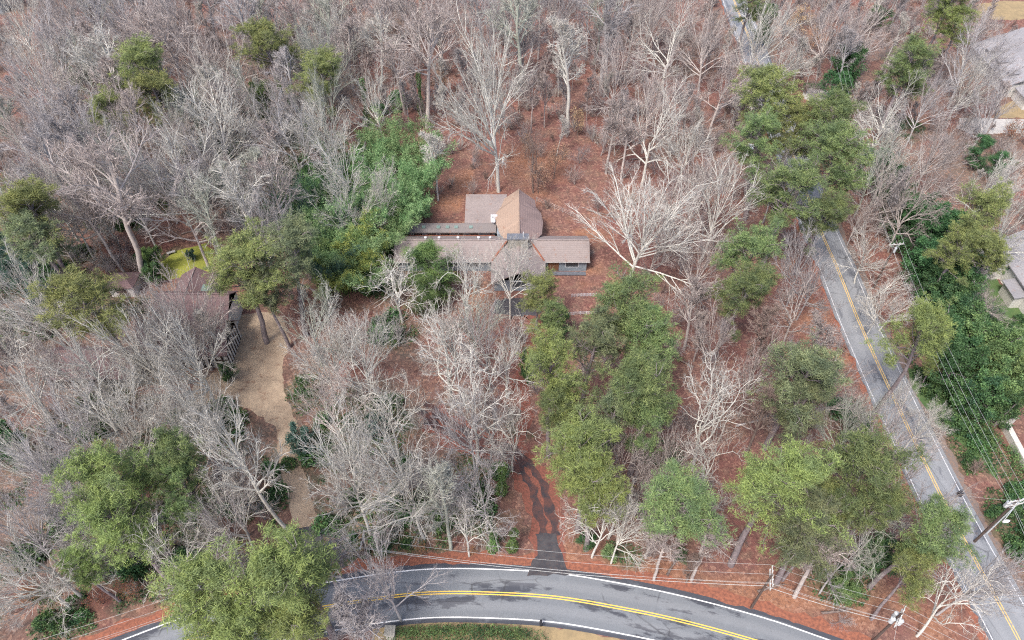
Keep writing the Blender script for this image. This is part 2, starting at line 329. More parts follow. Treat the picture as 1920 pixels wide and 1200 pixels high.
sheet('lawn', [(1830, 8), (1880, 2), (1950, 2), (1960, 30), (1900, 38), (1836, 36)], .010, GOLD); sheet('lawn', [(1872, 200), (1900, 188), (1960, 184), (1960, 222), (1862, 220)], .010, GOLD)
sheet('paved_drive', [(1800, 222), (1860, 222), (1960, 226), (1960, 248), (1820, 252), (1795, 240)], .014, CONC)
sheet('lawn', [(1800, 500), (1830, 480), (1900, 560), (1960, 640), (1960, 760), (1880, 740), (1820, 600)], .009, GREEN)
sheet('lawn', [(1700, 690), (1760, 700), (1800, 760), (1850, 830), (1870, 900), (1840, 860), (1760, 800), (1715, 740)], .009, GREEN)
sheet('paved_drive', [(1505, 165), (1548, 168), (1562, 182), (1530, 192), (1508, 186)], .014, CONC); sheet('lawn', [(1508, 155), (1552, 158), (1555, 168), (1506, 165)], .011, GREEN)

def on_way(x, y, mg=0.0):
    """true where a trunk would stand on a road, drive or house"""
    for line, w in ((c1, 4.6), (c2, 4.4), (dl, 2.2)):
        for p in line[::2]:
            if (x - p.x) ** 2 + (y - p.y) ** 2 < (w + mg) ** 2: return True
    for x0, x1, y0, y1 in ((-23, 15.2, 99.5, 108.5), (-4.5, 7, 91.5, 104), (-21.5, -2, 107, 119.5), (-4, 7, 104, 118.5), (-62.5, -46.5, 76, 97), (-77, -61, 72, 80), (-75, -69, 93, 98), (112, 142, 156, 186), (89, 105, 88, 107)):
        if x0 - mg < x < x1 + mg and y0 - mg < y < y1 + mg: return True
    return False
def pick_h(cx, cy, h, zf):
    """a height whose foot stands on open ground"""
    for k in (1, 1.1, .9, 1.2, .8, 1.3, .7, .6, 1.4, .5):
        x, y, _ = G(cx, cy, h * k * zf)
        if not on_way(x, y): return h * k
    return h

# ------------------------------------------------------------------ houses
def shingle(name, a, b, axis='y', stain=(.10, .08, .08), st=.66):
    m, nt, p = new_mat(name, .85, .2); v = pos(nt)
    w = N(nt, 'ShaderNodeTexWave', wave_type='BANDS', bands_direction={'x': 'X', 'y': 'Y', 'z': 'Z'}[axis]); w.inputs['Scale'].default_value = .9; w.inputs['Distortion'].default_value = .6
    nt.links.new(v, w.inputs['Vector']); n = noise(nt, v, 3, 5, .8); n2 = noise(nt, v, .45, 5, .7); n4 = noise(nt, v, .8, 6, .75)
    c = mix(nt, ramp(nt, n, .3, .7), a, b); c = mix(nt, math_(nt, 'MULTIPLY', w.outputs['Fac'], .08 if axis == 'x' else .16), c, tuple(x * .5 for x in b))
    c = mix(nt, ramp(nt, n2, st, st + .12), c, stain); c = mix(nt, math_(nt, 'MULTIPLY', ramp(nt, n4, .58, .66), .55), c, (.24, .13, .09)); c = mix(nt, math_(nt, 'MULTIPLY', ramp(nt, noise(nt, v, .22, 4), .5, .7), .35), c, tuple(x * .62 for x in b)); nt.links.new(c, p.inputs['Base Color']); bump(nt, p, w.outputs['Fac'], .3, .05); return m
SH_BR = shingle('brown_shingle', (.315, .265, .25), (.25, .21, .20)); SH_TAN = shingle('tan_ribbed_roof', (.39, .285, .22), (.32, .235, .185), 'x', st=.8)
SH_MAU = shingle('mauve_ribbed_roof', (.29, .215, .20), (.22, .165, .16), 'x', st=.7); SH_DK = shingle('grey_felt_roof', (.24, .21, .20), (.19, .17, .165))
SH_MAR = shingle('maroon_shingle', (.20, .135, .135), (.15, .10, .105)); SH_GR = shingle('grey_shingle', (.30, .29, .30), (.25, .245, .26)); SH_PALE = shingle('pale_slate', (.36, .35, .365), (.27, .265, .28), st=.55, stain=(.3, .28, .3))
WALLB = plain('bluish_wall', (.27, .31, .35), (.20, .235, .27), 2); WALLW = plain('white_render', (.68, .67, .64), (.55, .54, .52), 2)
TIMBER = plain('dark_timber', (.05, .035, .03)); WOOD = plain('brown_wood_door', (.22, .10, .055), (.14, .07, .04), 6)
GLASS = plain('dark_glass', (.05, .06, .07), (.07, .08, .09), 1, .15, .5); SKYL = plain('greenish_glazing', (.22, .30, .27), (.18, .25, .23), 1, .2, .5)
STONE = plain('grey_stone', (.38, .36, .31), (.20, .19, .17), 5, .9, .2, .5); DSTONE = plain('dark_metal_cap', (.16, .17, .20), (.11, .12, .14), 2); WMET = plain('white_metal', (.75, .76, .78), (.62, .63, .66), 3)
PALEST = plain('pale_wall_stone', (.62, .60, .55), (.45, .43, .39), 3, .9, .2, .4); GUT = plain('gutter_metal', (.50, .48, .46), (.38, .36, .35), 3); LEAVESM = STRAW
def wallbox(root, x0, x1, y0, y1, z1, mat, name='wall'):
    m = MB(); m.box(x0, x1, y0, y1, -.3, z1); return m.build(name, mat, root)
def gable_x(root, x0, x1, y0, y1, ze, zr, mat, over=.5, wall=None, t=.18, caps=True):
    """gable roof with its ridge along x"""
    ym = (y0 + y1) / 2; s = (zr - ze) / (ym - y0); zo = ze - s * over
    m = MB(); m.slab([(x0 - over, y0 - over, zo), (x1 + over, y0 - over, zo), (x1 + over, ym, zr), (x0 - over, ym, zr)], t)
    m.slab([(x1 + over, y1 + over, zo), (x0 - over, y1 + over, zo), (x0 - over, ym, zr), (x1 + over, ym, zr)], t)
    r = m.build('roof', mat, root)
    if caps:
        q = MB(); q.box(x0 - over - .02, x1 + over + .02, ym - .14, ym + .14, zr - .06, zr + .05); q.build('ridge_cap', mat if caps is True else caps, r)
    if wall:
        w = MB(); w.box(x0, x1, y0, y1, -.3, ze - .2)
        for x in (x0, x1): w.slab([(x, y0, ze - .2), (x, y1, ze - .2), (x, ym, zr - .25)] if x == x0 else [(x, y1, ze - .2), (x, y0, ze - .2), (x, ym, zr - .25)], .001)
        w.build('wall', wall, root)
    return r
def gable_y(root, x0, x1, y0, y1, ze, zr, mat, over=.5, wall=None, t=.18, cut=None):
    xm = (x0 + x1) / 2; s = (zr - ze) / (xm - x0); zo = ze - s * over
    m = MB(); m.slab([(x0 - over, y1 + over, zo), (x0 - over, y0 - over, zo), (xm, y0 - over, zr), (xm, y1 + over, zr)], t)
    m.slab([(x1 + over, y0 - over, zo), (x1 + over, y1 + over, zo), (xm, y1 + over, zr), (xm, y0 - over, zr)], t)
    r = m.build('roof', mat, root)
    q = MB(); q.box(xm - .14, xm + .14, y0 - over - .02, y1 + over + .02, zr - .06, zr + .05); q.build('ridge_cap', mat, r)
    if wall:
        w = MB(); w.box(x0, x1, y0, y1, -.3, ze - .2)
        for y in (y0, y1): w.slab([(x0, y, ze - .2), (x1, y, ze - .2), (xm, y, zr - .25)], .001)
        w.build('wall', wall, root)
    return r
def win(root, x0, x1, y, z0, z1, name='window', frame=WMET, pane=GLASS, d=-1):
    m = MB(); t = .06
    for a in ((x0, x1, z0 - .08, z0), (x0, x1, z1, z1 + .08), (x0 - .08, x0, z0 - .08, z1 + .08), (x1, x1 + .08, z0 - .08, z1 + .08)): m.box(a[0], a[1], y + min(0, d * t), y + max(0, d * t), a[2], a[3])
    f = m.build(name, frame, root); p = MB(); p.box(x0, x1, y + min(0, d * .03), y + max(0, d * .03), z0, z1); p.build('pane', pane, f)
# the long ranch house
hs = empty('ranch_house', (0, 0, 0), 0, 'long low house with brown shingle roofs and an octagonal ribbed roof hall behind', 'house')
gable_x(hs, -21.8, -3.6, 100.8, 107.3, 3.1, 5.0, SH_BR, .5, WALLB)
gable_x(hs, 5.3, 14.2, 100.8, 107.3, 3.1, 5.0, SH_BR, .5, WALLB)
m = MB()   # middle of the main ridge with the front wing and its valleys
m.slab([(-3.1, 100.3, 2.81), (-.9, 104.05, 5.0), (-3.1, 104.05, 5.0)], .18); m.slab([(5.8 - 1, 100.3, 2.81), (4.8, 104.05, 5.0), (3.4, 104.05, 5.0)], .18)
m.slab([(-3.1, 104.05, 5.0), (4.8, 104.05, 5.0), (4.8, 107.8, 2.81), (-3.1, 107.8, 2.81)], .18)
m.build('roof', SH_BR, hs)
m = MB()
m.slab([(-3.9, 94.6, 2.75), (1.25, 94.6, 5.3), (1.25, 104.2, 5.3), (-.9, 104.2, 5.0 - .7), (-3.9, 100.4, 2.75)], .18)
m.slab([(6.3, 94.6, 2.75), (6.3, 100.4, 2.75), (3.4, 104.2, 4.3), (1.25, 104.2, 5.3), (1.25, 94.6, 5.3)], .18)
m.build('roof', SH_BR, hs)
m = MB(); m.box(-3.3, 5.7, 95.4, 104, -.3, 2.7); m.slab([(-3.3, 95.4, 2.7), (5.7, 95.4, 2.7), (1.25, 95.4, 5.0)], .001); m.build('wall', WALLB, hs)
for xa, xb, ya, yb in ((-3.75, -1.0, 100.45, 103.9), (6.1, 3.5, 100.45, 103.9)):   # leaf-filled valleys
    m = MB(); m.path([(xa, ya, 2.95), ((xa + xb) / 2, (ya + yb) / 2, 3.95), (xb, yb, 4.85)], .17, 6); m.build('leaf_filled_valley', STRAW, hs)
zt, ze = 6.5, 4.0
L_ = [(-2.0, 117.6), (-2.2, 115.4), (-3.2, 113.4), (-3.3, 110.8), (-2.5, 107.4), (-.9, 104.4), (1.3, 103.3)]; R_ = [(4.7, 117.5), (4.8, 115.2), (5.8, 113.4), (6.1, 110.5), (5.8, 107.0), (3.9, 104.3), (1.3, 103.3)]
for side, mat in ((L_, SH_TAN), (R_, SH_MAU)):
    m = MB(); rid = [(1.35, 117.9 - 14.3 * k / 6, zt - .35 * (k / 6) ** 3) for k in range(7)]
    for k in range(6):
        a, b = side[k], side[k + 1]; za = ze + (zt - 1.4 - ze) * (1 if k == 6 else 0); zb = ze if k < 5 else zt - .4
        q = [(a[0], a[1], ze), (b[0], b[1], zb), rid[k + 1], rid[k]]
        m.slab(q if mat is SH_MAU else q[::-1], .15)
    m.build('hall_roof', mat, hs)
m = MB(); m.box(-2.0, 4.6, 104.5, 117.0, -.3, 3.9); m.box(-2.9, 5.6, 107, 113, -.3, 3.9); m.build('wall', WALLB, hs)
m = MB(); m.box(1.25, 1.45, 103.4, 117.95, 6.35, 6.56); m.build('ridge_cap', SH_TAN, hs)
m = MB(); m.slab([(-9.4, 111.0, 3.4), (-1.9, 111.0, 3.4), (-1.0, 118.8, 4.5), (-9.4, 118.8, 4.5)], .25); m.build('garage_roof', SH_BR, hs)
wallbox(hs, -9.0, -2.1, 111.5, 118.4, 3.2, WALLB)
m = MB(); m.slab([(-21.2, 108.5, 3.1), (-3.1, 108.5, 3.1), (-3.1, 110.9, 3.45), (-21.2, 110.9, 3.45)], .2); ar = m.build('annex_roof', SH_DK, hs)
for x in (-17.4, -14.5, -12.7, -11.0, -8.1):
    m = MB(); m.box(x - .35, x + .35, 109.5, 110.2, 3.2, 3.46); m.build('skylight', SKYL, ar)
m = MB(); m.box(-20.9, -3.4, 109.2, 110.7, -.3, 3.0); m.build('wall', WALLB, hs)
for x in (-18.6, -15.9, -13.2, -10.3, -7.5): win(hs, x - .9, x + .9, 109.2, 1.5, 2.6)
win(hs, -4.3, -3.8, 109.2, 1.7, 2.4)
m = MB(); m.box(-21, -3.4, 107.85, 109.1, 1.9, 2.02); m.build('leafy_gutter_roof', STRAW, hs)
m = MB(); m.box(-.8, 3.0, 102.0, 103.4, 3.6, 6.8); ch = m.build('chimney', STONE, hs); m = MB(); m.box(-.95, 3.15, 101.9, 103.55, 6.8, 7.05); m.build('chimney_cap', DSTONE, ch)
m = MB(); m.tube((2.1, 102.7, 7), (2.1, 102.7, 8.1), .09); m.build('flue', WMET, ch)
m = MB(); m.tube((-3.7, 110.6, 3.3), (-3.7, 110.6, 4.3), .06); m.tube((-3.7, 110.6, 4.3), (-3.55, 110.2, 4.55), .5, .28, 14); m.build('satellite_dish', WMET, hs)
m = MB(); m.box(-4.2, -2.9, 112.1, 112.4, 3.6, 4.4); m.box(-4.2, -4.0, 111.1, 112.1, 3.6, 4.2); m.build('roof_vent_housing', WMET, hs)
for x in (-16.5, -13.9, -10.3, -6.4, -4.2):
    m = MB(); m.tube((x, 104.7, 4.5), (x, 104.7, 5.05), .14, .14, 8); m.box(x - .22, x + .22, 104.5, 104.9, 5.05, 5.15); m.build('roof_vent', WMET, hs)
for x, y in ((-1.3, 99), (-.9, 96.4)):
    m = MB(); m.tube((x, y, 3.6), (x, y, 4.6), .2, .2, 8); m.build('roof_vent', GUT, hs)
m = MB(); m.box(6.9, 8.9, 100.72, 100.86, .2, 2.5); m.build('door', WOOD, hs)
m = MB(); m.box(5.7, 14.0, 99.5, 99.62, -.1, .25); m.box(5.6, 14.1, 99.5, 100.6, -.2, -.05 + .1); m.build('porch_kerb', DSTONE, hs)
win(hs, 10.2, 12.6, 100.8, 1.1, 2.4); win(hs, -8.4, -6.4, 100.8, 1.1, 2.4); win(hs, -12.4, -10.4, 100.8, 1.1, 2.4); win(hs, -17.4, -15.4, 100.8, 1.1, 2.4); win(hs, -.3, 2.8, 95.4, 1.0, 2.4)
for a, b in ((5.35, 14.75), (-22.3, -4.1)): m = MB(); m.box(a, b, 100.2, 100.3, 2.66, 2.8); m.build('gutter', GUT, hs)
# half-timbered house under the trees
td = empty('half_timbered_house', (0, 0, 0), 0, 'large maroon-roofed half-timbered house beneath bare pale trees by the sandy drive', 'house')
gable_x(td, -61.5, -47.6, 77.0, 84.0, 4.2, 8.0, SH_MAR, .5, WALLW)
gable_x(td, -61.0, -49.0, 84.1, 90.5, 4.8, 7.3, SH_MAR, .4, WALLW)
gable_x(td, -76.0, -61.9, 72.8, 79.0, 3.0, 5.6, SH_MAR, .4, WALLW)
gable_y(td, -60.5, -54.8, 88.5, 95.8, 3.6, 5.4, SH_MAR, .35, WALLW)
m = MB(); m.slab([(-58.2, 93.2, 4.95), (-55.9, 93.2, 4.0), (-55.9, 95.4, 4.0), (-58.2, 95.4, 4.95)][::-1], .08); m.slab([(-55.6, 91.2, 4.3), (-54.2, 91.2, 3.7), (-54.2, 92.9, 3.7), (-55.6, 92.9, 4.3)][::-1], .08)
m.build('skylight', SKYL, td)
for k in range(14):
    x = -75.4 + k * .97; m = MB(); m.box(x, x + .28, 72.66, 72.8, .1, 2.8); m.build('timber_post', TIMBER, td)
m = MB(); m.box(-75.9, -62, 72.68, 72.8, 1.35, 1.55); m.box(-75.9, -62, 72.68, 72.8, 2.55, 2.8); m.build('timber_beam', TIMBER, td)
for k in range(8):
    y = 77.2 + k * .85; z1 = 4.0 + min(y - 77, 84 - y) * 1.05; m = MB(); m.box(-47.62, -47.48, y, y + .17, .1, z1); m.build('timber_post', TIMBER, td)
for k in range(12):
    x = -61.2 + k * 1.15; m = MB(); m.box(x, x + .3, 76.86, 77.0, .1, 4.0); m.build('timber_post', TIMBER, td)
for z in (1.9, 3.7): m = MB(); m.box(-61.5, -47.6, 76.88, 77, z, z + .2); m.build('timber_beam', TIMBER, td)
for x in (-73, -69.1, -65.2): win(td, x, x + 1.3, 72.8, 1.7, 2.4, d=-1)
m = MB(); m.box(-52.0, -50.9, 80.4, 81.6, 6.5, 9.6); m.build('chimney', STONE, td)
sh = empty('garden_hut', (-71.8, 95.6, 0), 0, 'small square hut with a maroon hipped roof beside the leaf-covered garden', 'hut')
m = MB(); b = [(-2.6, -2.2, 2.6), (2.6, -2.2, 2.6), (2.6, 2.2, 2.6), (-2.6, 2.2, 2.6)]; a1, a2 = (-.6, 0, 4.4), (.6, 0, 4.4)
m.slab([b[0], b[1], a2, a1], .12); m.slab([b[2], b[3], a1, a2], .12); m.slab([b[1], b[2], a2], .12); m.slab([b[3], b[0], a1], .12); m.build('roof', SH_MAR, sh)
m = MB(); m.box(-2.2, 2.2, -1.8, 1.8, -.2, 2.6); w = m.build('wall', WALLW, sh); win(sh, -1, 1, -1.8, 1.0, 2.0)
# houses at the edge of the view
g1 = empty('large_house', (10, 1, 0), 0, 'big grey-roofed house with pale mottled slopes behind mauve bare trees', 'house')
gable_y(g1, 119.5, 141, 161, 184, 6.0, 10.5, SH_GR, .5, WALLW)
m = MB(); m.slab([(113, 163, 3.4), (119.3, 163, 6.1), (119.3, 184.5, 6.1), (113, 184.5, 3.4)], .2); m.slab([(115, 157, 3.0), (121, 157, 5.6), (121, 162.9, 5.6), (115, 162.9, 3.0)], .2); m.build('lower_roof', SH_PALE, g1)
m = MB(); m.box(113.6, 119.4, 163.5, 184, -.2, 3.3); m.box(115.5, 125, 157.5, 163, -.2, 2.9); m.build('wall', WALLW, g1)
for y in (166, 172, 178): m = MB(); m.box(114.5, 116.8, y, y + 1.6, 3.8, 4.9); m.slab([(114.3, y - .2, 5.0), (117.2, y - .2, 5.2), (117.2, y + 1.8, 5.2), (114.3, y + 1.8, 5.0)], .12); m.build('dormer', SH_GR, g1)
g2 = empty('large_house', (0, 0, 0), 0, 'pale slate-roofed house half cut off by the frame beside the evergreen screen', 'house')
gable_y(g2, 92.5, 104, 89, 104, 4.5, 8.5, SH_PALE, .5, WALLW)
gable_x(g2, 89.3, 100, 98.5, 106, 4.0, 7.0, SH_GR, .4, WALLW)
m = MB(); m.box(90.6, 92.4, 91, 95, -.2, 2.6); m.build('porch', PALEST, g2)
m = MB(); m.slab([(90.2, 90.6, 2.8), (92.4, 90.6, 3.3), (92.4, 95.4, 3.3), (90.2, 95.4, 2.8)], .12); m.build('porch_roof', SH_GR, g2)
g3 = empty('small_house', (0, 0, 0), 0, 'blue-grey roof corner poking in at the top left of the wood', 'house')
x, y, _ = G(0, 15); gable_x(g3, x - 14, x + 3, y - 4, y + 7, 3.5, 6, SH_PALE, .4, WALLB)
# ------------------------------------------------------------------ street furniture
POLEW = plain('weathered_pole_wood', (.13, .095, .08), (.08, .06, .055), 6); PALEW = plain('pale_crossarm_wood', (.58, .57, .54), (.42, .41, .39), 5)
GALV = plain('galvanised_metal', (.60, .63, .65), (.45, .48, .50), 5, .5, .5); PORC = plain('pale_porcelain', (.72, .74, .74), None, 4, .4, .5)
BLACK = plain('black_plastic', (.02, .02, .025), (.035, .035, .04), 4, .4, .4)
def pole(x, y, h, rz, label, arms=1, tank=0, name='utility_pole'):
    r = empty(name, (x, y, 0), rz, label, 'utility pole', 'wooden utility poles along the roads')
    m = MB(); m.tube((0, 0, -.4), (0, 0, h), .19, .13, 10); m.build('pole', POLEW, r)
    for a in range(arms):
        z = h - .35 - a * 1.1; m = MB(); m.box(-1.35, 1.35, -.17, -.05, z - .08, z + .08); m.box(-.05, .05, -.24, -.17, z - .1, z + .1); arm = m.build('crossarm', PALEW, r)
        for k in (-1.2, -.55, .55, 1.2):
            q = MB(); q.tube((k, -.11, z + .08), (k, -.11, z + .22), .05, .05, 8); q.tube((k, -.11, z + .22), (k, -.11, z + .38), .10, .05, 8); q.build('insulator', PORC, arm)
        for s in (-1, 1): q = MB(); q.tube((s * .9, -.12, z - .06), (0, -.15, z - .75), .03, .03, 5); q.build('brace', GALV, arm)
    for t in range(tank):
        an = t * 2.1 + .4; cx, cy = math.cos(an) * .52, math.sin(an) * .52
        q = MB(); q.tube((cx, cy, h - 2.4), (cx, cy, h - 1.4), .28, .28, 12); q.tube((cx, cy, h - 1.4), (cx, cy, h - 1.3), .3, .15, 12); tk = q.build('transformer', GALV, r)
        q = MB(); q.tube((cx, cy, h - 1.3), (cx, cy, h - 1.0), .06, .04, 6); q.build('bushing', PORC, tk)
    return r
P1 = (-19.3, 42.0, 8.5); P2 = (31.4, 36.5, 10.4); P3 = (45.8, 32.2, 9.6); P4 = (64.7, 45.7, 12.1); P5 = (67.8, 96.2, 11.2)
pole(*P1, 1.5, 'weathered utility pole with one crossarm on the verge between the two drives', 1, 0)
pole(*P2, 1.35, 'dark utility pole with pale crossarms over orange leaves by the curved road', 2, 0)
pole(*P3, .9, 'utility pole crowded with pale transformers close to where the two roads near each other', 2, 3)
pole(*P4, .2, 'tall utility pole with transformer in the hedged garden across the straight road', 2, 2)
pole(*P5, .1, 'utility pole with a pale crossarm among bare twigs beside the evergreen screen', 1, 1)
mt = empty('street_light', (60.3, 48.8, 0), 0, 'slim roadside mast with a black lamp head reaching over the straight road', 'street light', 'street lights by the straight road')
m = MB(); m.tube((0, 0, -.2), (0, 0, 5.0), .12, .1, 8); m.build('pole', DSTONE, mt); m = MB(); m.tube((0, 0, 5.0), (.15, 0, 7.7), .1, .09, 8); m.build('upper_mast', PALEW, mt)
m = MB(); m.tube((.15, 0, 7.6), (.15, 0, 8.2), .38, .3, 12); m.build('lamp_head', BLACK, mt); m = MB(); m.box(-.5, .2, -.25, .2, -.05, .7); m.build('base_cabinet', WMET, mt)
x, y, _ = G(1850, 1000); sl = empty('street_light', (x, y, 0), 0, 'street light whose long grey arm carries an oval white head over the garden verge', 'street light', 'street lights by the straight road')
hx, hy, _ = G(1886, 978, 8.0); m = MB(); m.tube((0, 0, -.2), (0, 0, 8.0), .11, .07, 8); m.build('pole', GALV, sl)
m = MB(); m.tube((0, 0, 7.9), (hx - x - .4, hy - y, 8.1), .05, .045, 6); m.build('arm', GALV, sl)
m = MB(); m.tube((hx - x - .5, hy - y - .1, 8.1), (hx - x + .1, hy - y, 8.12), .14, .24, 10); m.tube((hx - x + .1, hy - y, 8.12), (hx - x + .5, hy - y + .1, 8.08), .24, .1, 10); m.build('lamp_head', WMET, sl)
WIRE = plain('pale_wire', (.55, .56, .55), (.45, .46, .45), 2, .5, .4)
def wire(a, b, sag, label, r=.014):
    m = MB(); a = Vector(a); b = Vector(b); n = 24
    m.path([tuple(a.lerp(b, k / n) - Vector((0, 0, sag * 4 * (k / n) * (1 - k / n)))) for k in range(n + 1)], r, 4)
    o = m.build('power_line', WIRE); tag(o, label, 'power line', 'power lines strung over the roadsides')
def off(P, dx, dy, dz): return (P[0] + dx, P[1] + dy, P[2] + dz)
W0 = (-66, 24, 9.5)
for i, (dy, dz, sg) in enumerate(((-1.2, .05, .9), (.0, .05, 1.0), (1.2, .05, 1.1), (-.2, -1.9, 1.3))):
    nm = ('nearest the kerb', 'second from the kerb', 'farthest from the kerb', 'slung lowest')[i]
    wire(off(W0, 0, dy, dz), off(P1, 0, dy, dz), sg, 'power line west of the verge pole over the ivy bank, ' + nm)
    wire(off(P1, 0, dy, dz), off(P2, 0, dy, dz), sg + .5, 'power line spanning the leafy drive entrance, ' + nm)
    wire(off(P2, 0, dy, dz), off(P3, 0, dy, dz), sg * .5, 'short power line between two roadside poles, ' + nm)
    wire(off(P3, 0, dy, dz), (66, 21 + dy, 9 + dz), sg * .6, 'power line running off towards the road junction, ' + nm)
wire(off(P1, 0, 0, -2.8), off(P2, 0, 0, -3.4), 1.8, 'thick telephone cable drooping over the leafy drive entrance', .03)
wire(off(P2, 0, 0, -3.4), off(P3, 0, 0, -3.0), .5, 'thick telephone cable between the two roadside poles', .03)
for i, (dx, dz, sg) in enumerate(((-1.2, .05, 1.0), (0, .05, 1.2), (1.2, .05, 1.3), (.3, -2.2, 2.0))):
    nm = ('closest to the road', 'second from the road', 'third from the road', 'slung lowest')[i]
    wire(off(P4, dx, 0, dz), off(P5, dx, 0, dz), sg, 'power line over the garden verge and evergreen screen, ' + nm)
    wire(off(P5, dx, 0, dz), (78 + dx, 160, 11 + dz), sg, 'power line continuing up the straight road past the crossarm pole, ' + nm)
    wire(off(P4, dx, 0, dz), (66 + dx, 8, 11 + dz), sg * .7, 'power line from the transformer pole out of the picture, ' + nm)
wire(off(P4, 0, 0, -.4), (60.5, 48.8, 7.6), .3, 'service wire crossing from the transformer pole to the roadside mast')
wire(off(P3, 0, 0, -1.2), (40, 20, 7.5), .3, 'service wire from the crowded pole across the curved road')
# mailbox, gate pillar, walls, hedges, fences
x, y, _ = G(1014, 1174); mb = empty('mailbox', (x, y, 0), 0, 'black kerbside mailbox on its post on the tan verge', 'mailbox')
m = MB(); m.box(-.06, .06, -.06, .06, -.2, 1.0); m.box(-.2, .2, -.35, .3, .96, 1.02); m.build('post', BLACK, mb)
m = MB(); m.box(-.17, .17, -.4, .35, 1.02, 1.2); m.tube((0, -.4, 1.2), (0, .35, 1.2), .17, .17, 12); m.build('box', BLACK, mb); m = MB(); m.box(.17, .2, .0, .18, 1.15, 1.4); m.build('flag', WMET, mb)
x, y, _ = G(734, 1192); gp = empty('gate_pillar', (x, y, 0), 0, 'squat rough stone gate pillar beside the verge hedge', 'gate pillar')
m = MB(); m.box(-.55, .55, -.55, .55, -.2, 1.7); m.build('shaft', PALEST, gp, .05); m = MB(); m.box(-.68, .68, -.68, .68, 1.7, 1.9); m.build('cap', STONE, gp, .04)
gw = empty('garden_wall', (0, 0, 0), 0, 'pale curved garden wall with three stone pillars below the evergreen screen', 'wall')
wl = catmull([G(*p)[:2] for p in ((1766, 672), (1788, 705), (1806, 742), (1832, 776), (1858, 790), (1878, 797))], .8)
wl2 = catmull([G(*p)[:2] for p in ((1880, 800), (1900, 838), (1925, 885), (1945, 925))], .8)
for k, (w_, hh, ww) in enumerate(((wl, .9, .28), (wl2, 1.3, .42))):
    m = MB(); V = []
    for i, p in enumerate(w_):
        t = (w_[min(i + 1, len(w_) - 1)] - w_[max(i - 1, 0)]).normalized(); nn = Vector((t.y, -t.x)) * ww
        m.v += [(p.x - nn.x, p.y - nn.y, -.2), (p.x + nn.x, p.y + nn.y, -.2), (p.x + nn.x, p.y + nn.y, hh), (p.x - nn.x, p.y - nn.y, hh)]
        if i:
            b = (i - 1) * 4
            for q in range(4): m.f.append([b + q, b + (q + 1) % 4, b + 4 + (q + 1) % 4, b + 4 + q])
    m.f.append([3, 2, 1, 0]); e = len(m.v) - 4; m.f.append([e, e + 1, e + 2, e + 3]); m.build('wall_run', PALEST, gw)
for px, py in ((1778, 683), (1815, 745), (1886, 792)):
    x, y, _ = G(px, py); m = MB(); m.box(x - .6, x + .6, y - .6, y + .6, -.2, 1.9); a = m.build('pillar', PALEST, gw, .05); m = MB(); m.box(x - .72, x + .72, y - .72, y + .72, 1.9, 2.05); m.build('pillar_cap', STONE, a)
def fence(pts, label, h=1.1, step=1.6, mat=GUT, top=True, name='wire_fence'):
    r = empty(name, (*G(*pts[0])[:2], 0), 0, label, 'fence'); o = Vector((*G(*pts[0])[:2], 0)); L = [Vector(G(*p)) - o for p in pts]; rail = MB()
    for a, b in zip(L[:-1], L[1:]):
        n = max(1, int((b - a).length / step))
        for k in range(n + 1):
            if k == n and b is not L[-1]: continue
            q = a.lerp(b, k / n); m = MB(); m.tube((q.x, q.y, -.1), (q.x, q.y, h), .05, .05, 6); m.build('post', mat, r)
        for z in (h * .3, h * .65, h - .05): rail.tube((a.x, a.y, z), (b.x, b.y, z), .02, .02, 4)
    rail.build('wires', mat, r)
fence([(1006, 378), (1040, 392), (1085, 412)], 'thin wire fence running out behind the octagonal hall', 1.2)
fence([(1072, 557), (1118, 555)], 'short row of pale stakes across red leaves nearest the long house', .8, .55, WMET, name='stake_fence')
fence([(1052, 592), (1088, 590), (1122, 589)], 'longer row of pale stakes across red leaves below the upper stakes', .8, .9, WMET, name='stake_fence')
x, y, _ = G(1406, 286); car = empty('parked_car', (x, y, 0), 1.2, 'white car mostly hidden by the edge of a big round pine', 'car')
CARW = plain('white_car_paint', (.8, .8, .8), (.76, .76, .77), 1, .25, .5)
m = MB(); prof = [(-2.3, .45), (-2.3, .85), (-1.9, .98), (-1.2, 1.02), (-.7, 1.42), (.7, 1.46), (1.5, 1.05), (2.25, .9), (2.3, .45)]
m.v = [(a, -.88, b) for a, b in prof] + [(a, .88, b) for a, b in prof]; n = len(prof); m.f = [list(range(n)), [n + i for i in reversed(range(n))]] + [[i, n + i, n + (i + 1) % n, (i + 1) % n] for i in range(n)]
m.build('body', CARW, car, .06)
for a in ((-1.18, 1.06, -.76, 1.41), (.78, 1.44, 1.44, 1.10)): m = MB(); m.poly([(a[0], -.75, a[1] + .03), (a[2], -.7, a[3] + .03), (a[2], .7, a[3] + .03), (a[0], .75, a[1] + .03)][::1]); m.build('windscreen', GLASS, car)
for a in (-1.45, 1.45):
    for b in (-.85, .85): m = MB(); m.tube((a, b - .1, .32), (a, b + .1, .32), .32, .32, 14); m.build('wheel', BLACK, car)
st = empty('bench', (*G(322, 476)[:2], 0), .5, 'weathered pale stone bench on the edge of the mossy lawn', 'bench')
m = MB(); m.box(-.8, .8, -.25, .25, .4, .5); m.build('seat', GUT, st)
for s in (-.6, .6): m = MB(); m.box(s - .08, s + .08, -.2, .2, -.05, .4); m.build('leg', GUT, st)
wk = empty('stepping_path', (0, 0, 0), 0); wk['kind'] = 'structure'
pl = catmull([G(*p)[:2] for p in ((1882, 530), (1893, 548), (1905, 563), (1925, 575))], 1.1)
for p in pl: m = MB(); m.box(p.x - .45, p.x + .45, p.y - .4, p.y + .4, -.1, .05); m.build('paving_slab', PALEST, wk, .02)

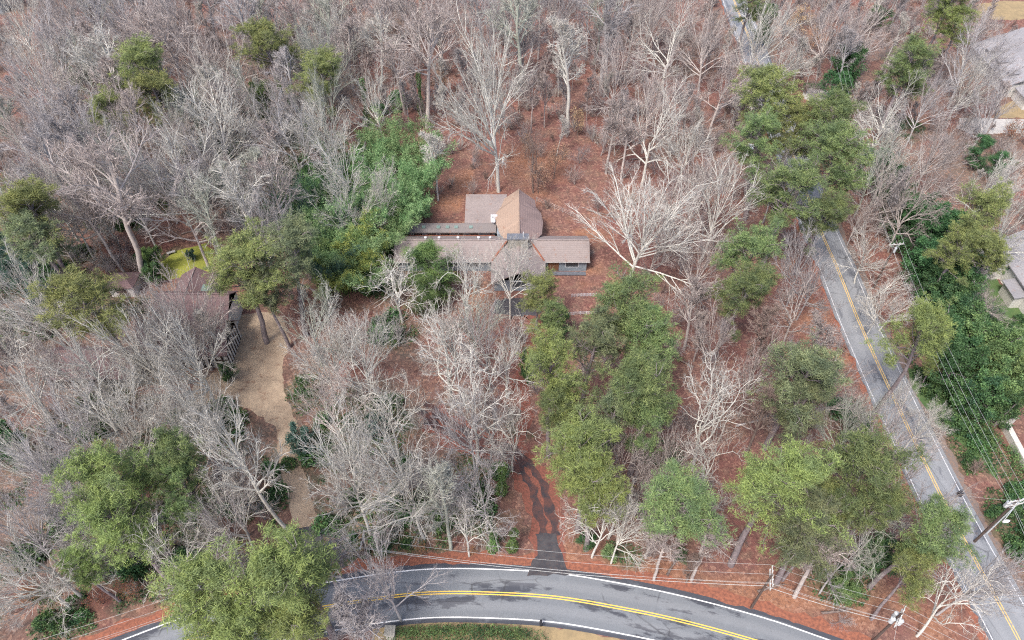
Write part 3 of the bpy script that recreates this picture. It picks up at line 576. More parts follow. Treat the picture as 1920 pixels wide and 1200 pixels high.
# ------------------------------------------------------------------ tree generators (each returns meshes shared by every copy)
def nrm(a): return a / np.maximum(np.linalg.norm(a, axis=-1, keepdims=True), 1e-9)
def perp(d, rg):
    r = rg.normal(size=d.shape); r -= (r * d).sum(-1, keepdims=True) * d; return nrm(r)
def grow(P, D, L, R, K, wig, up, taper, rg):
    """polylines: returns (N,K+1,3) points and (N,K+1) radii"""
    pts = [P]; D = D.copy()
    for k in range(K):
        D = nrm(D + rg.normal(size=D.shape) * wig + np.array([0, 0, up])); P = P + D * (L / K)[:, None]; pts.append(P)
    t = np.linspace(0, 1, K + 1)[None]; return np.stack(pts, 1), R[:, None] * (1 - taper * t)
def kids(pts, rad, m, t0, ang, angj, rg, t1=1.0):
    n, K1, _ = pts.shape; K = K1 - 1
    t = t0 + (t1 - t0) * (np.arange(m)[None] + rg.uniform(.1, .9, (n, m))) / m; t = t.clip(0, .9999) * K
    i = t.astype(int); f = (t - i)[..., None]; r = np.arange(n)[:, None]
    A = pts[r, i]; B = pts[r, i + 1]; P = A * (1 - f) + B * f; D = nrm(B - A); rr = rad[r, i] * (1 - f[..., 0]) + rad[r, i + 1] * f[..., 0]
    base = rg.uniform(0, 6.28, (n, 1)) + np.arange(m)[None] * 2.4 + rg.normal(size=(n, m)) * .4
    u = perp(D[:, :1].repeat(m, 1) * 0 + D, np.random.default_rng(1)); v = np.cross(D, u)
    az = base[..., None]; q = u * np.cos(az) + v * np.sin(az); a = (ang + rg.normal(size=(n, m)) * angj)[..., None]
    d = nrm(D * np.cos(a) + q * np.sin(a)); return P.reshape(-1, 3), d.reshape(-1, 3), (t / K).reshape(-1), rr.reshape(-1)
def tubes(sets):
    """sets: list of (pts, rad, sides) -> vertices and quads"""
    V = []; Fq = []; b = 0
    for pts, rad, S in sets:
        n, K1, _ = pts.shape; T = np.empty_like(pts); T[:, 1:-1] = pts[:, 2:] - pts[:, :-2] if K1 > 2 else 0; T[:, 0] = pts[:, 1] - pts[:, 0]; T[:, -1] = pts[:, -1] - pts[:, -2]; T = nrm(T)
        ref = nrm(np.cross(nrm(pts[:, -1] - pts[:, 0]), np.array([.37, .71, .6]))); u = ref[:, None] - (ref[:, None] * T).sum(-1, keepdims=True) * T; u = nrm(u); v = np.cross(T, u)
        a = np.arange(S) * 2 * np.pi / S
        ring = pts[:, :, None] + rad[:, :, None, None] * (u[:, :, None] * np.cos(a)[:, None] + v[:, :, None] * np.sin(a)[:, None])
        V.append(ring.reshape(-1, 3)); idx = b + np.arange(n * K1 * S).reshape(n, K1, S); nx = np.roll(idx, -1, 2)
        Fq.append(np.stack([idx[:, :-1], nx[:, :-1], nx[:, 1:], idx[:, 1:]], -1).reshape(-1, 4)); b += n * K1 * S
    return np.concatenate(V), [np.concatenate(Fq)]
def bare_tree(seed, form, Ht=24.0, whole=False):
    rg = np.random.default_rng(seed)
    fr = dict(fan=dict(th=.46, t0=.52, a=.88, up=.02, n=14, l=.56, wig=.07, w2=.10, a2=.50, r=.36, s0=1.45, s1=.30),
              grand=dict(th=.46, t0=.48, a=.85, up=.03, n=19, l=.53, wig=.06, w2=.08, a2=.46, r=.36, s0=1.45, s1=.34),
              spread=dict(th=.42, t0=.50, a=1.0, up=.035, n=9, l=.54, wig=.14, w2=.16, a2=.58, r=.42, s0=1.25, s1=.45),
              tall=dict(th=.76, t0=.52, a=.75, up=.06, n=16, l=.29, wig=.08, w2=.12, a2=.52, r=.32, s0=1.2, s1=.55),
              crook=dict(th=.46, t0=.50, a=.95, up=.02, n=8, l=.52, wig=.24, w2=.28, a2=.68, r=.38, s0=1.2, s1=.45),
              slim=dict(th=.85, t0=.42, a=.62, up=.08, n=14, l=.21, wig=.09, w2=.12, a2=.5, r=.19, s0=1.2, s1=.6))[form]
    R0 = fr['r']
    z = np.zeros((1, 3)); up = np.array([[rg.normal() * .05, rg.normal() * .05, 1.0]])
    p0, r0 = grow(z + np.array([0, 0, -.3]), nrm(up), np.array([Ht * fr['th']]), np.array([R0]), 10, .05, .03, .5, rg)
    P, D, t, r = kids(p0, r0, fr['n'], fr['t0'], fr['a'] * np.linspace(fr['s0'], fr['s1'], fr['n']), .10, rg)
    L = Ht * fr['l'] * rg.uniform(.78, 1.12, len(t))
    if form in ('tall', 'slim'): L *= np.sin(np.pi * np.clip((t - fr['t0']) / (1 - fr['t0']) * .75 + .22, 0, 1)) ** .6
    p1, r1 = grow(P, D, L, np.minimum(r * .62, R0 * .5), 9, fr['wig'], fr['up'], .82, rg)
    P, D, t, r = kids(p1, r1, 8, .20, fr['a2'], .16, rg)
    L2 = np.repeat(L, 8) * .50 * (1.15 - .70 * t) * rg.uniform(.7, 1.2, len(t)); p2, r2 = grow(P, D, L2, np.minimum(r * .72, .10).clip(.052), 5, fr['w2'], .03, .65, rg)
    P, D, t, r = kids(p2, r2, 5, .18, fr['a2'] + .06, .18, rg)
    L3 = np.repeat(L2, 5) * .55 * (1.15 - .6 * t) * rg.uniform(.65, 1.25, len(t)); p3, r3 = grow(P, D, L3, np.minimum(r * .8, .050).clip(.031), 3, fr['w2'] * 1.2, .03, .5, rg)
    P, D, t, r = kids(p3, r3, 3, .15, .55, .22, rg)
    L4 = (np.repeat(L3, 3) * .62 * (1.15 - .5 * t)).clip(.4, 1.5) * rg.uniform(.6, 1.3, len(t)); p4, r4 = grow(P, D, L4, np.full(len(t), .019), 2, .14, .03, .5, rg)
    k = rg.uniform(0, 1, len(p4)) < .45; P, D, t, r = kids(p4[k], r4[k], 1, .3, .55, .25, rg)
    L5 = (L4[k] * .6).clip(.3, .8); p5, r5 = grow(P, D, L5, np.full(len(t), .011), 1, .1, .03, .3, rg)
    if whole:
        V, Q = tubes([(p0, r0, 5), (p1, r1, 4), (p2, r2, 3), (p3, r3, 3), (p4, r4, 3)]); return np_mesh('sapling', V, Q)
    V, Q = tubes([(p0, r0, 8), (p1, r1, 6), (p2, r2, 5)]); tr = np_mesh('trunk', V, Q, True)
    V, Q = tubes([(p3, r3, 3), (p4, r4, 3), (p5, r5, 3)]); cr = np_mesh('crown', V, Q)
    a = p4[:, -1]; rad = float(np.percentile(np.hypot(a[:, 0] - a[:, 0].mean(), a[:, 1] - a[:, 1].mean()), 66)); top = float(np.percentile(a[:, 2], 98))
    return dict(tr=tr, cr=cr, r=rad, h=top, zc=float(np.median(a[:, 2])), cx=float(a[:, 0].mean()), cy=float(a[:, 1].mean()))
def leaves(P, D, n, spread, ln, wd, rg, up=.2, droop=0.0, tri=True, aniso=1.0):
    """n blades round every point P, leaning to D"""
    P = np.repeat(P, n, 0); D = np.repeat(D, n, 0); d = nrm(D * .5 + rg.normal(size=P.shape) * np.array([1, 1, aniso]) + np.array([0, 0, up - droop]))
    o = P + rg.normal(size=P.shape) * spread; s = perp(d, rg); l = ln * rg.uniform(.6, 1.25, (len(P), 1)); w = wd * rg.uniform(.7, 1.2, (len(P), 1))
    if tri: V = np.stack([o - s * w * .5, o + s * w * .5, o + d * l], 1); return V.reshape(-1, 3), np.arange(len(P) * 3).reshape(-1, 3)
    V = np.stack([o, o + d * l * .45 + s * w * .5, o + d * l, o + d * l * .45 - s * w * .5], 1); return V.reshape(-1, 3), np.arange(len(P) * 4).reshape(-1, 4)
def pine_tree(seed, Ht=27.0, R=5.2, dens=1.0, low=.56):
    rg = np.random.default_rng(seed)
    p0, r0 = grow(np.array([[0, 0, -.3]]), nrm(np.array([[rg.normal() * .04, rg.normal() * .04, 1]])), np.array([Ht * .96]), np.array([.34]), 12, .03, .04, .7, rg)
    m = int(36 * dens); P, D, t, r = kids(p0, r0, m, low, 1.15, .2, rg, .99)
    s = (t - low) / (1 - low); prof = np.sqrt(np.clip(1 - (1.9 * s - .75) ** 2 * .62, .06, 1)); D[:, 2] += .35 + .7 * s; D = nrm(D)
    L = R * prof * rg.uniform(.50, 1.16, len(t)); p1, r1 = grow(P, D, L, np.minimum(r * .5, .11), 5, .14, .07, .7, rg)
    P, D, t, r = kids(p1, r1, 7, .28, .75, .25, rg); L2 = np.repeat(L, 7) * .38 * (1.2 - .6 * t) * rg.uniform(.7, 1.2, len(t)); p2, r2 = grow(P, D, L2, np.full(len(t), .035), 3, .18, .10, .5, rg)
    P, D, t, r = kids(p2, r2, 4, .25, .7, .25, rg); L3 = np.full(len(t), .65) * rg.uniform(.6, 1.3, len(t)); p3, r3 = grow(P, D, L3, np.full(len(t), .018), 1, .1, .15, .4, rg)
    V, Q = tubes([(p0, r0, 8), (p1, r1, 5), (p2, r2, 3)]); tr = np_mesh('trunk', V, Q, True)
    tips = np.concatenate([p3[:, 1], p2[:, -1], p1[:, -1]]); dd = np.concatenate([nrm(p3[:, 1] - p3[:, 0]), nrm(p2[:, -1] - p2[:, -2]), nrm(p1[:, -1] - p1[:, -2])])
    kp = rg.uniform(0, 1, len(tips)) < .86; V, T = leaves(tips[kp], dd[kp], 20, .16, .44, .062, rg, .35); cr = np_mesh('crown', V, [T])
    return dict(tr=tr, cr=cr, r=float(np.percentile(np.hypot(tips[:, 0] - tips[:, 0].mean(), tips[:, 1] - tips[:, 1].mean()), 92)), h=float(tips[:, 2].max()), zc=float(np.median(tips[:, 2])), cx=float(tips[:, 0].mean()), cy=float(tips[:, 1].mean()))
def evergreen(seed, Ht=9.0, R=2.8, kind='broad'):
    rg = np.random.default_rng(seed); n0 = 3 if kind == 'broad' else 1
    P = np.zeros((n0, 3)); P[:, :2] = rg.normal(size=(n0, 2)) * .15; D = nrm(np.concatenate([rg.normal(size=(n0, 2)) * .1, np.ones((n0, 1))], 1))
    p0, r0 = grow(P, D, np.full(n0, Ht * .92), np.full(n0, .14), 8, .06, .05, .75, rg)
    P, D, t, r = kids(p0, r0, 42 // n0, .06, 1.2, .2, rg); prof = np.sqrt(np.clip(1 - (t * 1.05 - .35) ** 2 * 2.0, .05, 1)); D[:, 2] += .25; D = nrm(D)
    L = R * prof * rg.uniform(.55, 1.1, len(t)); p1, r1 = grow(P, D, L, np.full(len(t), .045), 4, .13, .08, .6, rg)
    P, D, t, r = kids(p1, r1, 8, .2, .75, .25, rg); L2 = np.repeat(L, 8) * .36 * rg.uniform(.6, 1.2, len(t)); p2, r2 = grow(P, D, L2, np.full(len(t), .02), 2, .15, .1, .5, rg)
    V, Q = tubes([(p0, r0, 6), (p1, r1, 4), (p2, r2, 3)]); tr = np_mesh('trunk', V, Q, True)
    tips = np.concatenate([p2[:, -1], p2[:, 1], p1[:, -1]]); dd = nrm(tips - np.array([0, 0, Ht * .4]))
    if kind == 'soft': V, T = leaves(tips, dd, 30, .22, .40, .05, rg, .2); crm = np_mesh('crown', V, [T])
    else: V, T = leaves(tips, dd, 20, .20, .26, .15, rg, .25, tri=False); crm = np_mesh('crown', V, [T])
    return dict(tr=tr, cr=crm, r=R * .95, h=Ht, zc=Ht * .5, cx=0, cy=0)
def bamboo(seed, Ht=11.0):
    rg = np.random.default_rng(seed); n = 16; a = rg.uniform(0, 6.28, n); rr = rg.uniform(0, 1.2, n); P = np.stack([np.cos(a) * rr, np.sin(a) * rr, np.zeros(n)], 1)
    D = nrm(np.stack([np.cos(a) * .16, np.sin(a) * .16, np.ones(n)], 1)); K = 10; pts = [P]; d = D.copy(); L = Ht * rg.uniform(.75, 1.15, n)
    for k in range(K):
        d = nrm(d + np.stack([np.cos(a), np.sin(a), -np.ones(n) * .4], 1) * .022 * k + rg.normal(size=d.shape) * .02); P = P + d * (L / K)[:, None]; pts.append(P)
    p0 = np.stack(pts, 1); r0 = np.full((n, 1), .05) * (1 - .8 * np.linspace(0, 1, K + 1)[None])
    P, D, t, r = kids(p0, r0, 16, .28, 1.0, .2, rg); p1, r1 = grow(P, D, 1.3 * rg.uniform(.5, 1.1, len(t)), np.full(len(t), .012), 2, .1, -.06, .3, rg)
    V, Q = tubes([(p0, r0, 5), (p1, r1, 3)]); tr = np_mesh('culms', V, Q, True); tips = np.concatenate([p1[:, -1], p1[:, 1]]); dd = nrm(tips - np.array([0, 0, 6]))
    V, T = leaves(tips, dd, 22, .22, .42, .085, rg, 0, .35, tri=False); crm = np_mesh('foliage', V, [T])
    return dict(tr=tr, cr=crm, r=3.4, h=Ht, zc=Ht * .62, cx=0, cy=0)
def shrub(seed, Ht=4.5, thick=1.0, stems=7):
    """bare multi-stemmed shrub as one mesh"""
    rg = np.random.default_rng(seed); n = stems; D = nrm(np.concatenate([rg.normal(size=(n, 2)) * .38, np.ones((n, 1))], 1))
    p0, r0 = grow(np.zeros((n, 3)), D, Ht * rg.uniform(.6, 1.0, n), np.full(n, .038 * thick), 4, .12, .05, .6, rg)
    P, D, t, r = kids(p0, r0, 9, .2, .6, .2, rg); p1, r1 = grow(P, D, (1.7 - t) * Ht * .25, np.full(len(t), .020 * thick), 2, .15, .05, .5, rg)
    P, D, t, r = kids(p1, r1, 5, .1, .6, .2, rg); p2, r2 = grow(P, D, np.full(len(t), Ht * .14), np.full(len(t), .013 * thick), 1, .15, .05, .4, rg)
    V, Q = tubes([(p0, r0, 3), (p1, r1, 3), (p2, r2, 3)]); return V, Q[0]
def hedge_mesh(seed, R, Ht, cards=900, ln=.16):
    rg = np.random.default_rng(seed); a = rg.uniform(0, 6.28, cards); z = rg.uniform(0, 1, cards) ** .7; rr = R * np.sqrt(np.clip(1 - (z * 1.0 - .25) ** 2 * 1.5, .05, 1)) * rg.uniform(.55, 1.0, cards) * (1 + .22 * np.sin(a * 3 + seed) * np.cos(z * 5))
    P = np.stack([np.cos(a) * rr, np.sin(a) * rr, z * Ht], 1); D = nrm(P - np.array([0, 0, Ht * .3])); V, T = leaves(P, D, 4, .08, ln * 1.5, ln, rg, .3, tri=False); return V, T

BT = {'grand': [bare_tree(s, 'grand') for s in (5, 6)], 'fan': [bare_tree(s, 'fan') for s in (1, 2, 3, 4)], 'spread': [bare_tree(s, 'spread') for s in (11, 12, 13)], 'tall': [bare_tree(s, 'tall') for s in (21, 22)],
      'crook': [bare_tree(s, 'crook') for s in (31, 32, 33)], 'slim': [bare_tree(s, 'slim', 18) for s in (41, 42)]}
PT = [pine_tree(51), pine_tree(52), pine_tree(53, dens=.85), pine_tree(54, 26, 5.6, 1.1)]
for v_ in BT['slim'] + BT['tall']: v_['narrow'] = True
ET = [evergreen(61), evergreen(62, 9, 2.9)]; SOFT = [evergreen(71, 12, 3.2, 'soft')]; BB = [bamboo(81), bamboo(82)]

# ------------------------------------------------------------------ planting
REG = []      # (object, px, py, description, noun)
PR = random.Random(99)
def plant(var, x, y, h, r, m1, m2, name, cat, group, label=None, desc=None, parts=('trunk', 'crown'), rz=None, px=None):
    """one tree: an empty at its foot, trunk and crown meshes shared with its kind"""
    o = bpy.data.objects.new(name, None); C.objects.link(o); o.empty_display_size = .5
    sz = h / var['h']; sx = r / var['r']; sx = min(max(sx, sz * .6), sz * (1.3 if var.get('narrow') else 1.7)) if 'tree' in name else sx
    rz = PR.uniform(0, 6.28) if rz is None else rz
    o.location = (x - (var['cx'] * math.cos(rz) - var['cy'] * math.sin(rz)) * sx, y - (var['cx'] * math.sin(rz) + var['cy'] * math.cos(rz)) * sx, 0)
    o.rotation_euler = (PR.uniform(-.03, .03), PR.uniform(-.03, .03), rz); o.scale = (sx, sx * PR.uniform(.92, 1.08), sz)
    o['category'] = cat
    if group: o['group'] = group
    for nm, me, mat in ((parts[0], var['tr'], m1), (parts[1], var['cr'], m2)):
        c = bpy.data.objects.new(nm, me); C.objects.link(c); c.parent = o
        if not me.materials: me.materials.append(mat)
        c.material_slots[0].link = 'OBJECT'; c.material_slots[0].material = mat
    if label: o['label'] = label
    else:
        p = px or pix(x, y, var['zc'] * sz); REG.append([o, p[0], p[1], desc])
    return o
def at_crown(cx, cy, rpx, h, zfrac):
    z = h * zfrac; x, y, _ = G(cx, cy, z); return x, y, rpx * depth(x, y, z) / F
CN = {'w': 'pale', 'g': 'grey-green', 'p': 'pinkish', 'b': 'brown', 'm': 'mauve-grey'}
SPOTS = []
def bare(cx, cy, rpx, col, form='fan', h=None, label=None, k=None):
    h = h or min(30, max(13, 12 + rpx * .16)); var = BT[form][(k if k is not None else len(SPOTS)) % len(BT[form])]
    h = pick_h(cx, cy, h, .70); x, y, r = at_crown(cx, cy, rpx, h, .70); SPOTS.append((x, y, r))
    size = 'broad' if rpx > 68 else 'slender' if form in ('tall', 'slim') else 'small' if rpx < 46 else 'mid-sized'
    return plant(var, x, y, h, r * .92, BARK[col], TWIG[col], 'bare_tree', 'tree', 'leafless trees of the wood', label, (size + ' ' + CN[col] + ' bare tree'))
def bare_at(bx, by, ty, rpx, col, form, label, k=0):
    """a tree whose foot and top both show"""
    x, y, _ = G(bx, by); v = (ty - 600) / F; h = H - y / ((C_ - v * S_) / (S_ + v * C_)); var = BT[form][k % len(BT[form])]; r = rpx * depth(x, y, h * .7) / F; SPOTS.append((x, y, r))
    o = plant(var, x, y, h, r * .95, BARK[col], TWIG[col], 'bare_tree', 'tree', 'leafless trees of the wood', label); o.location = (x, y, 0); return o
def pine(cx, cy, rpx, col, label, h=26, tall=1.0, k=None):
    h = pick_h(cx, cy, h, .76); x, y, r = at_crown(cx, cy, rpx * 1.10, h, .76); var = PT[(k if k is not None else len(SPOTS)) % 4]; SPOTS.append((x, y, r * .9))
    plant(var, x, y, h * tall, r, PINE_BARK, PINE[col], 'pine_tree', 'pine tree', 'tall green pines', label)
# pines, one by one
for a in ((265, 128, 56, 'y', 'tall olive pine with two lobes beside the small round pine at upper left', 27), (288, 180, 48, 'y', 'lower lobe-shaped olive pine right under the two-lobed pine at upper left', 24), (205, 222, 40, 'y', 'small round pine below and left of the two-lobed pine', 22),
          (505, 82, 52, 'y', 'dense domed pine near the top edge, higher of the pair there', 25), (597, 142, 42, 'y', 'flat small pine just right of the domed pine near the top edge', 24),
          (52, 392, 50, 'y', 'olive pine at the left edge above the bluish evergreens', 25), (66, 450, 42, 'd', 'dull lower pine at the left edge overlapping the bluish evergreens', 22),
          (448, 502, 62, 'y', 'broad olive pine touching the mossy lawn', 24), (545, 478, 54, 'd', 'darker domed pine between the lawn pine and the bamboo', 24), (500, 545, 36, 'd', 'small dull pine at the head of the sandy drive', 18),
          (172, 568, 66, 'y', 'wide olive pine covering the left part of the maroon roofs', 22), (200, 905, 66, 'l', 'large yellow-green pine alone in grey twigs at lower left', 27), (215, 990, 56, 'l', 'ragged lower half-pine hanging below the large yellow-green pine at lower left', 22), (158, 1060, 30, 'l', 'smallest drooping pine at lower left near the rusty bushes', 14),
          (335, 855, 42, 'g', 'narrow green pine between the big lower-left pine and the sandy drive', 26), (345, 915, 40, 'g', 'low green pine directly under the narrow one left of the sandy drive', 22),
          (405, 1135, 78, 'l', 'wide light pine over the left end of the curved road', 24), (550, 1080, 72, 'l', 'bright pine over the curved road next to the dark apron', 25), (560, 1160, 66, 'l', 'airy light pine whose crown hides the yellow lines of the curved road', 20), (450, 1190, 60, 'l', 'light pine cut by the bottom edge over the curved road', 22),
          (1186, 592, 58, 'g', 'large green pine top below the big white tree', 27), (1222, 640, 46, 'g', 'green pine lobe right behind the front trio of pines', 25), (1122, 640, 42, 'd', 'dull green pine in the middle of the central pine cluster', 25), (1038, 695, 56, 'l', 'round green pine on the left of the central pine cluster', 27), (1050, 760, 42, 'g', 'small green pine beneath the round one left in the central cluster', 21),
          (1205, 735, 58, 'g', 'green pine on the right of the central pine cluster', 27), (1140, 790, 34, 'd', 'lower dull pine in the gap of the central cluster', 22), (1215, 790, 44, 'g', 'small pine at the bottom right of the central cluster', 22),
          (1085, 855, 56, 'l', 'bright pine leaning over the right side of the leafy drive', 24), (1110, 920, 50, 'l', 'airy pine below the bright one beside the leafy drive', 20), (1275, 940, 72, 'g', 'solitary round pine above the curved road with red leaves around', 24),
          (1400, 478, 50, 'g', 'slim green pine in red leaves left of the straight road, upper part', 24), (1393, 550, 42, 'g', 'slim green pine under the other one in red leaves left of the straight road', 22),
          (1505, 705, 56, 'd', 'grey-green pine left of the middle of the straight road', 25), (1500, 760, 44, 'd', 'smaller grey-green pine just below the one left of the straight road', 20), (1012, 545, 42, 'y', 'low olive pine spreading before the front wing of the long house', 13), (1040, 590, 28, 'g', 'small green pine right of the parking patch', 11),
          (1462, 915, 68, 'l', 'broad pine in the lower right trio, leftmost', 28), (1500, 985, 58, 'd', 'drooping lower pine in the lower right trio', 23), (1600, 872, 68, 'g', 'broad dull pine in the lower right trio, rightmost', 28), (1632, 955, 46, 'g', 'green pine below the rightmost of the lower right trio', 23), (1555, 950, 44, 'y', 'small olive pine wedged inside the lower right trio', 20),
          (1755, 1010, 50, 'g', 'sparse dark pine leaning over the straight road near the mast', 24), (1715, 1075, 40, 'y', 'sparse lower pine beside the straight road near the roads meeting', 18), (1530, 1010, 34, 'y', 'little olive pine under the lower right trio', 16),
          (1440, 192, 76, 'y', 'big round olive pine left of the dark magnolia', 28), (1415, 262, 54, 'g', 'green pine hiding the white car', 24), 
          (1490, 245, 46, 'y', 'small olive pine tucked beneath the big round one', 23), (1545, 235, 46, 'g', 'green pine directly below the dark magnolia', 25), (1570, 300, 54, 'g', 'tall green pine beside the straight road above its visible stretch', 25), (1600, 340, 28, 'l', 'small green pine on the lower flank of the tall roadside pine', 20),
          (1480, 358, 58, 'g', 'light round pine just left of the hidden part of the straight road', 25), (1545, 402, 46, 'g', 'flat pine across the straight road where it comes out of the trees', 20),
          (1730, 625, 46, 'l', 'yellow-green pine between the straight road and the evergreen screen', 20), (1745, 690, 34, 'l', 'small yellow-green pine by the garden wall pillar', 14),
          (1838, 408, 48, 'y', 'ragged olive pine above the evergreen screen near the pale house', 24), (1805, 462, 34, 'y', 'olive pine inside the head of the evergreen screen', 20), (1855, 480, 30, 'y', 'small ragged pine between evergreen screen and pale house', 18),
          (1708, 115, 38, 'g', 'green pine left of the grey-roofed house', 24), (1700, 150, 30, 'g', 'lower small green pine left of the grey-roofed house', 19), (1795, 50, 26, 'l', 'thin light pine by the golden lawn', 20), (1780, 15, 30, 'l', 'light pine at the top edge near the golden lawn', 24), (1412, 8, 36, 'g', 'green pine over the far end of the straight road', 22)):
    pine(*a[:5], h=a[5])
# bare trees whose foot shows
for a in ((935, 360, 45, 92, 'w', 'grand', 'huge lone pale tree with a fan crown directly behind the long house', 0), (1178, 540, 335, 100, 'w', 'grand', 'massive white many-limbed tree at the right end of the long house', 0), (555, 1013, 765, 40, 'w', 'tall', 'tan-barked tree with long straight trunk at the sandy drive mouth', 0),
          (697, 1008, 780, 78, 'w', 'grand', 'broad white fan tree above the verge pole', 1), (796, 1010, 790, 60, 'w', 'fan', 'white fan tree with a slanting greenish trunk, right of the verge pole', 2), (270, 528, 260, 80, 'p', 'tall', 'thick-trunked tree leaning by the mossy lawn and garden hut', 1),
          (755, 605, 475, 58, 'w', 'crook', 'pale forked tree left of the soft green tree before the long house', 0), (850, 762, 600, 84, 'w', 'crook', 'crooked white sycamore in red leaves at the heart of the photo', 1), (1065, 240, 25, 52, 'w', 'slim', 'tall narrow pale tree right of the huge lone one', 0),
          (800, 240, 20, 62, 'p', 'tall', 'straight pinkish tree left of the huge lone one', 0), (985, 170, -30, 48, 'g', 'tall', 'straight grey tree at the top edge above the long house', 1), (1000, 362, 235, 34, 'b', 'crook', 'small dark broken tree behind the octagonal hall', 1),
          (1203, 350, 160, 70, 'w', 'spread', 'leaning pale tree in red woods, up and right of the long house', 1), (845, 1030, 860, 30, 'g', 'slim', 'thin grey tree in the ivy left of the leafy drive', 1), (1140, 1010, 925, 30, 'w', 'slim', 'thin white tree beside the leafy drive mouth', 0),
          (520, 395, 275, 46, 'w', 'crook', 'small crooked pale tree left of the bamboo', 0), (1110, 1045, 930, 34, 'w', 'crook', 'white little tree under the airy pine at the drive mouth', 1), (1210, 1045, 955, 26, 'p', 'slim', 'thin pinkish tree left of the solitary round pine', 1), (1490, 1120, 990, 40, 'p', 'slim', 'thin pale leaning tree beneath the lower right trio of pines', 0)):
    bare_at(*a)
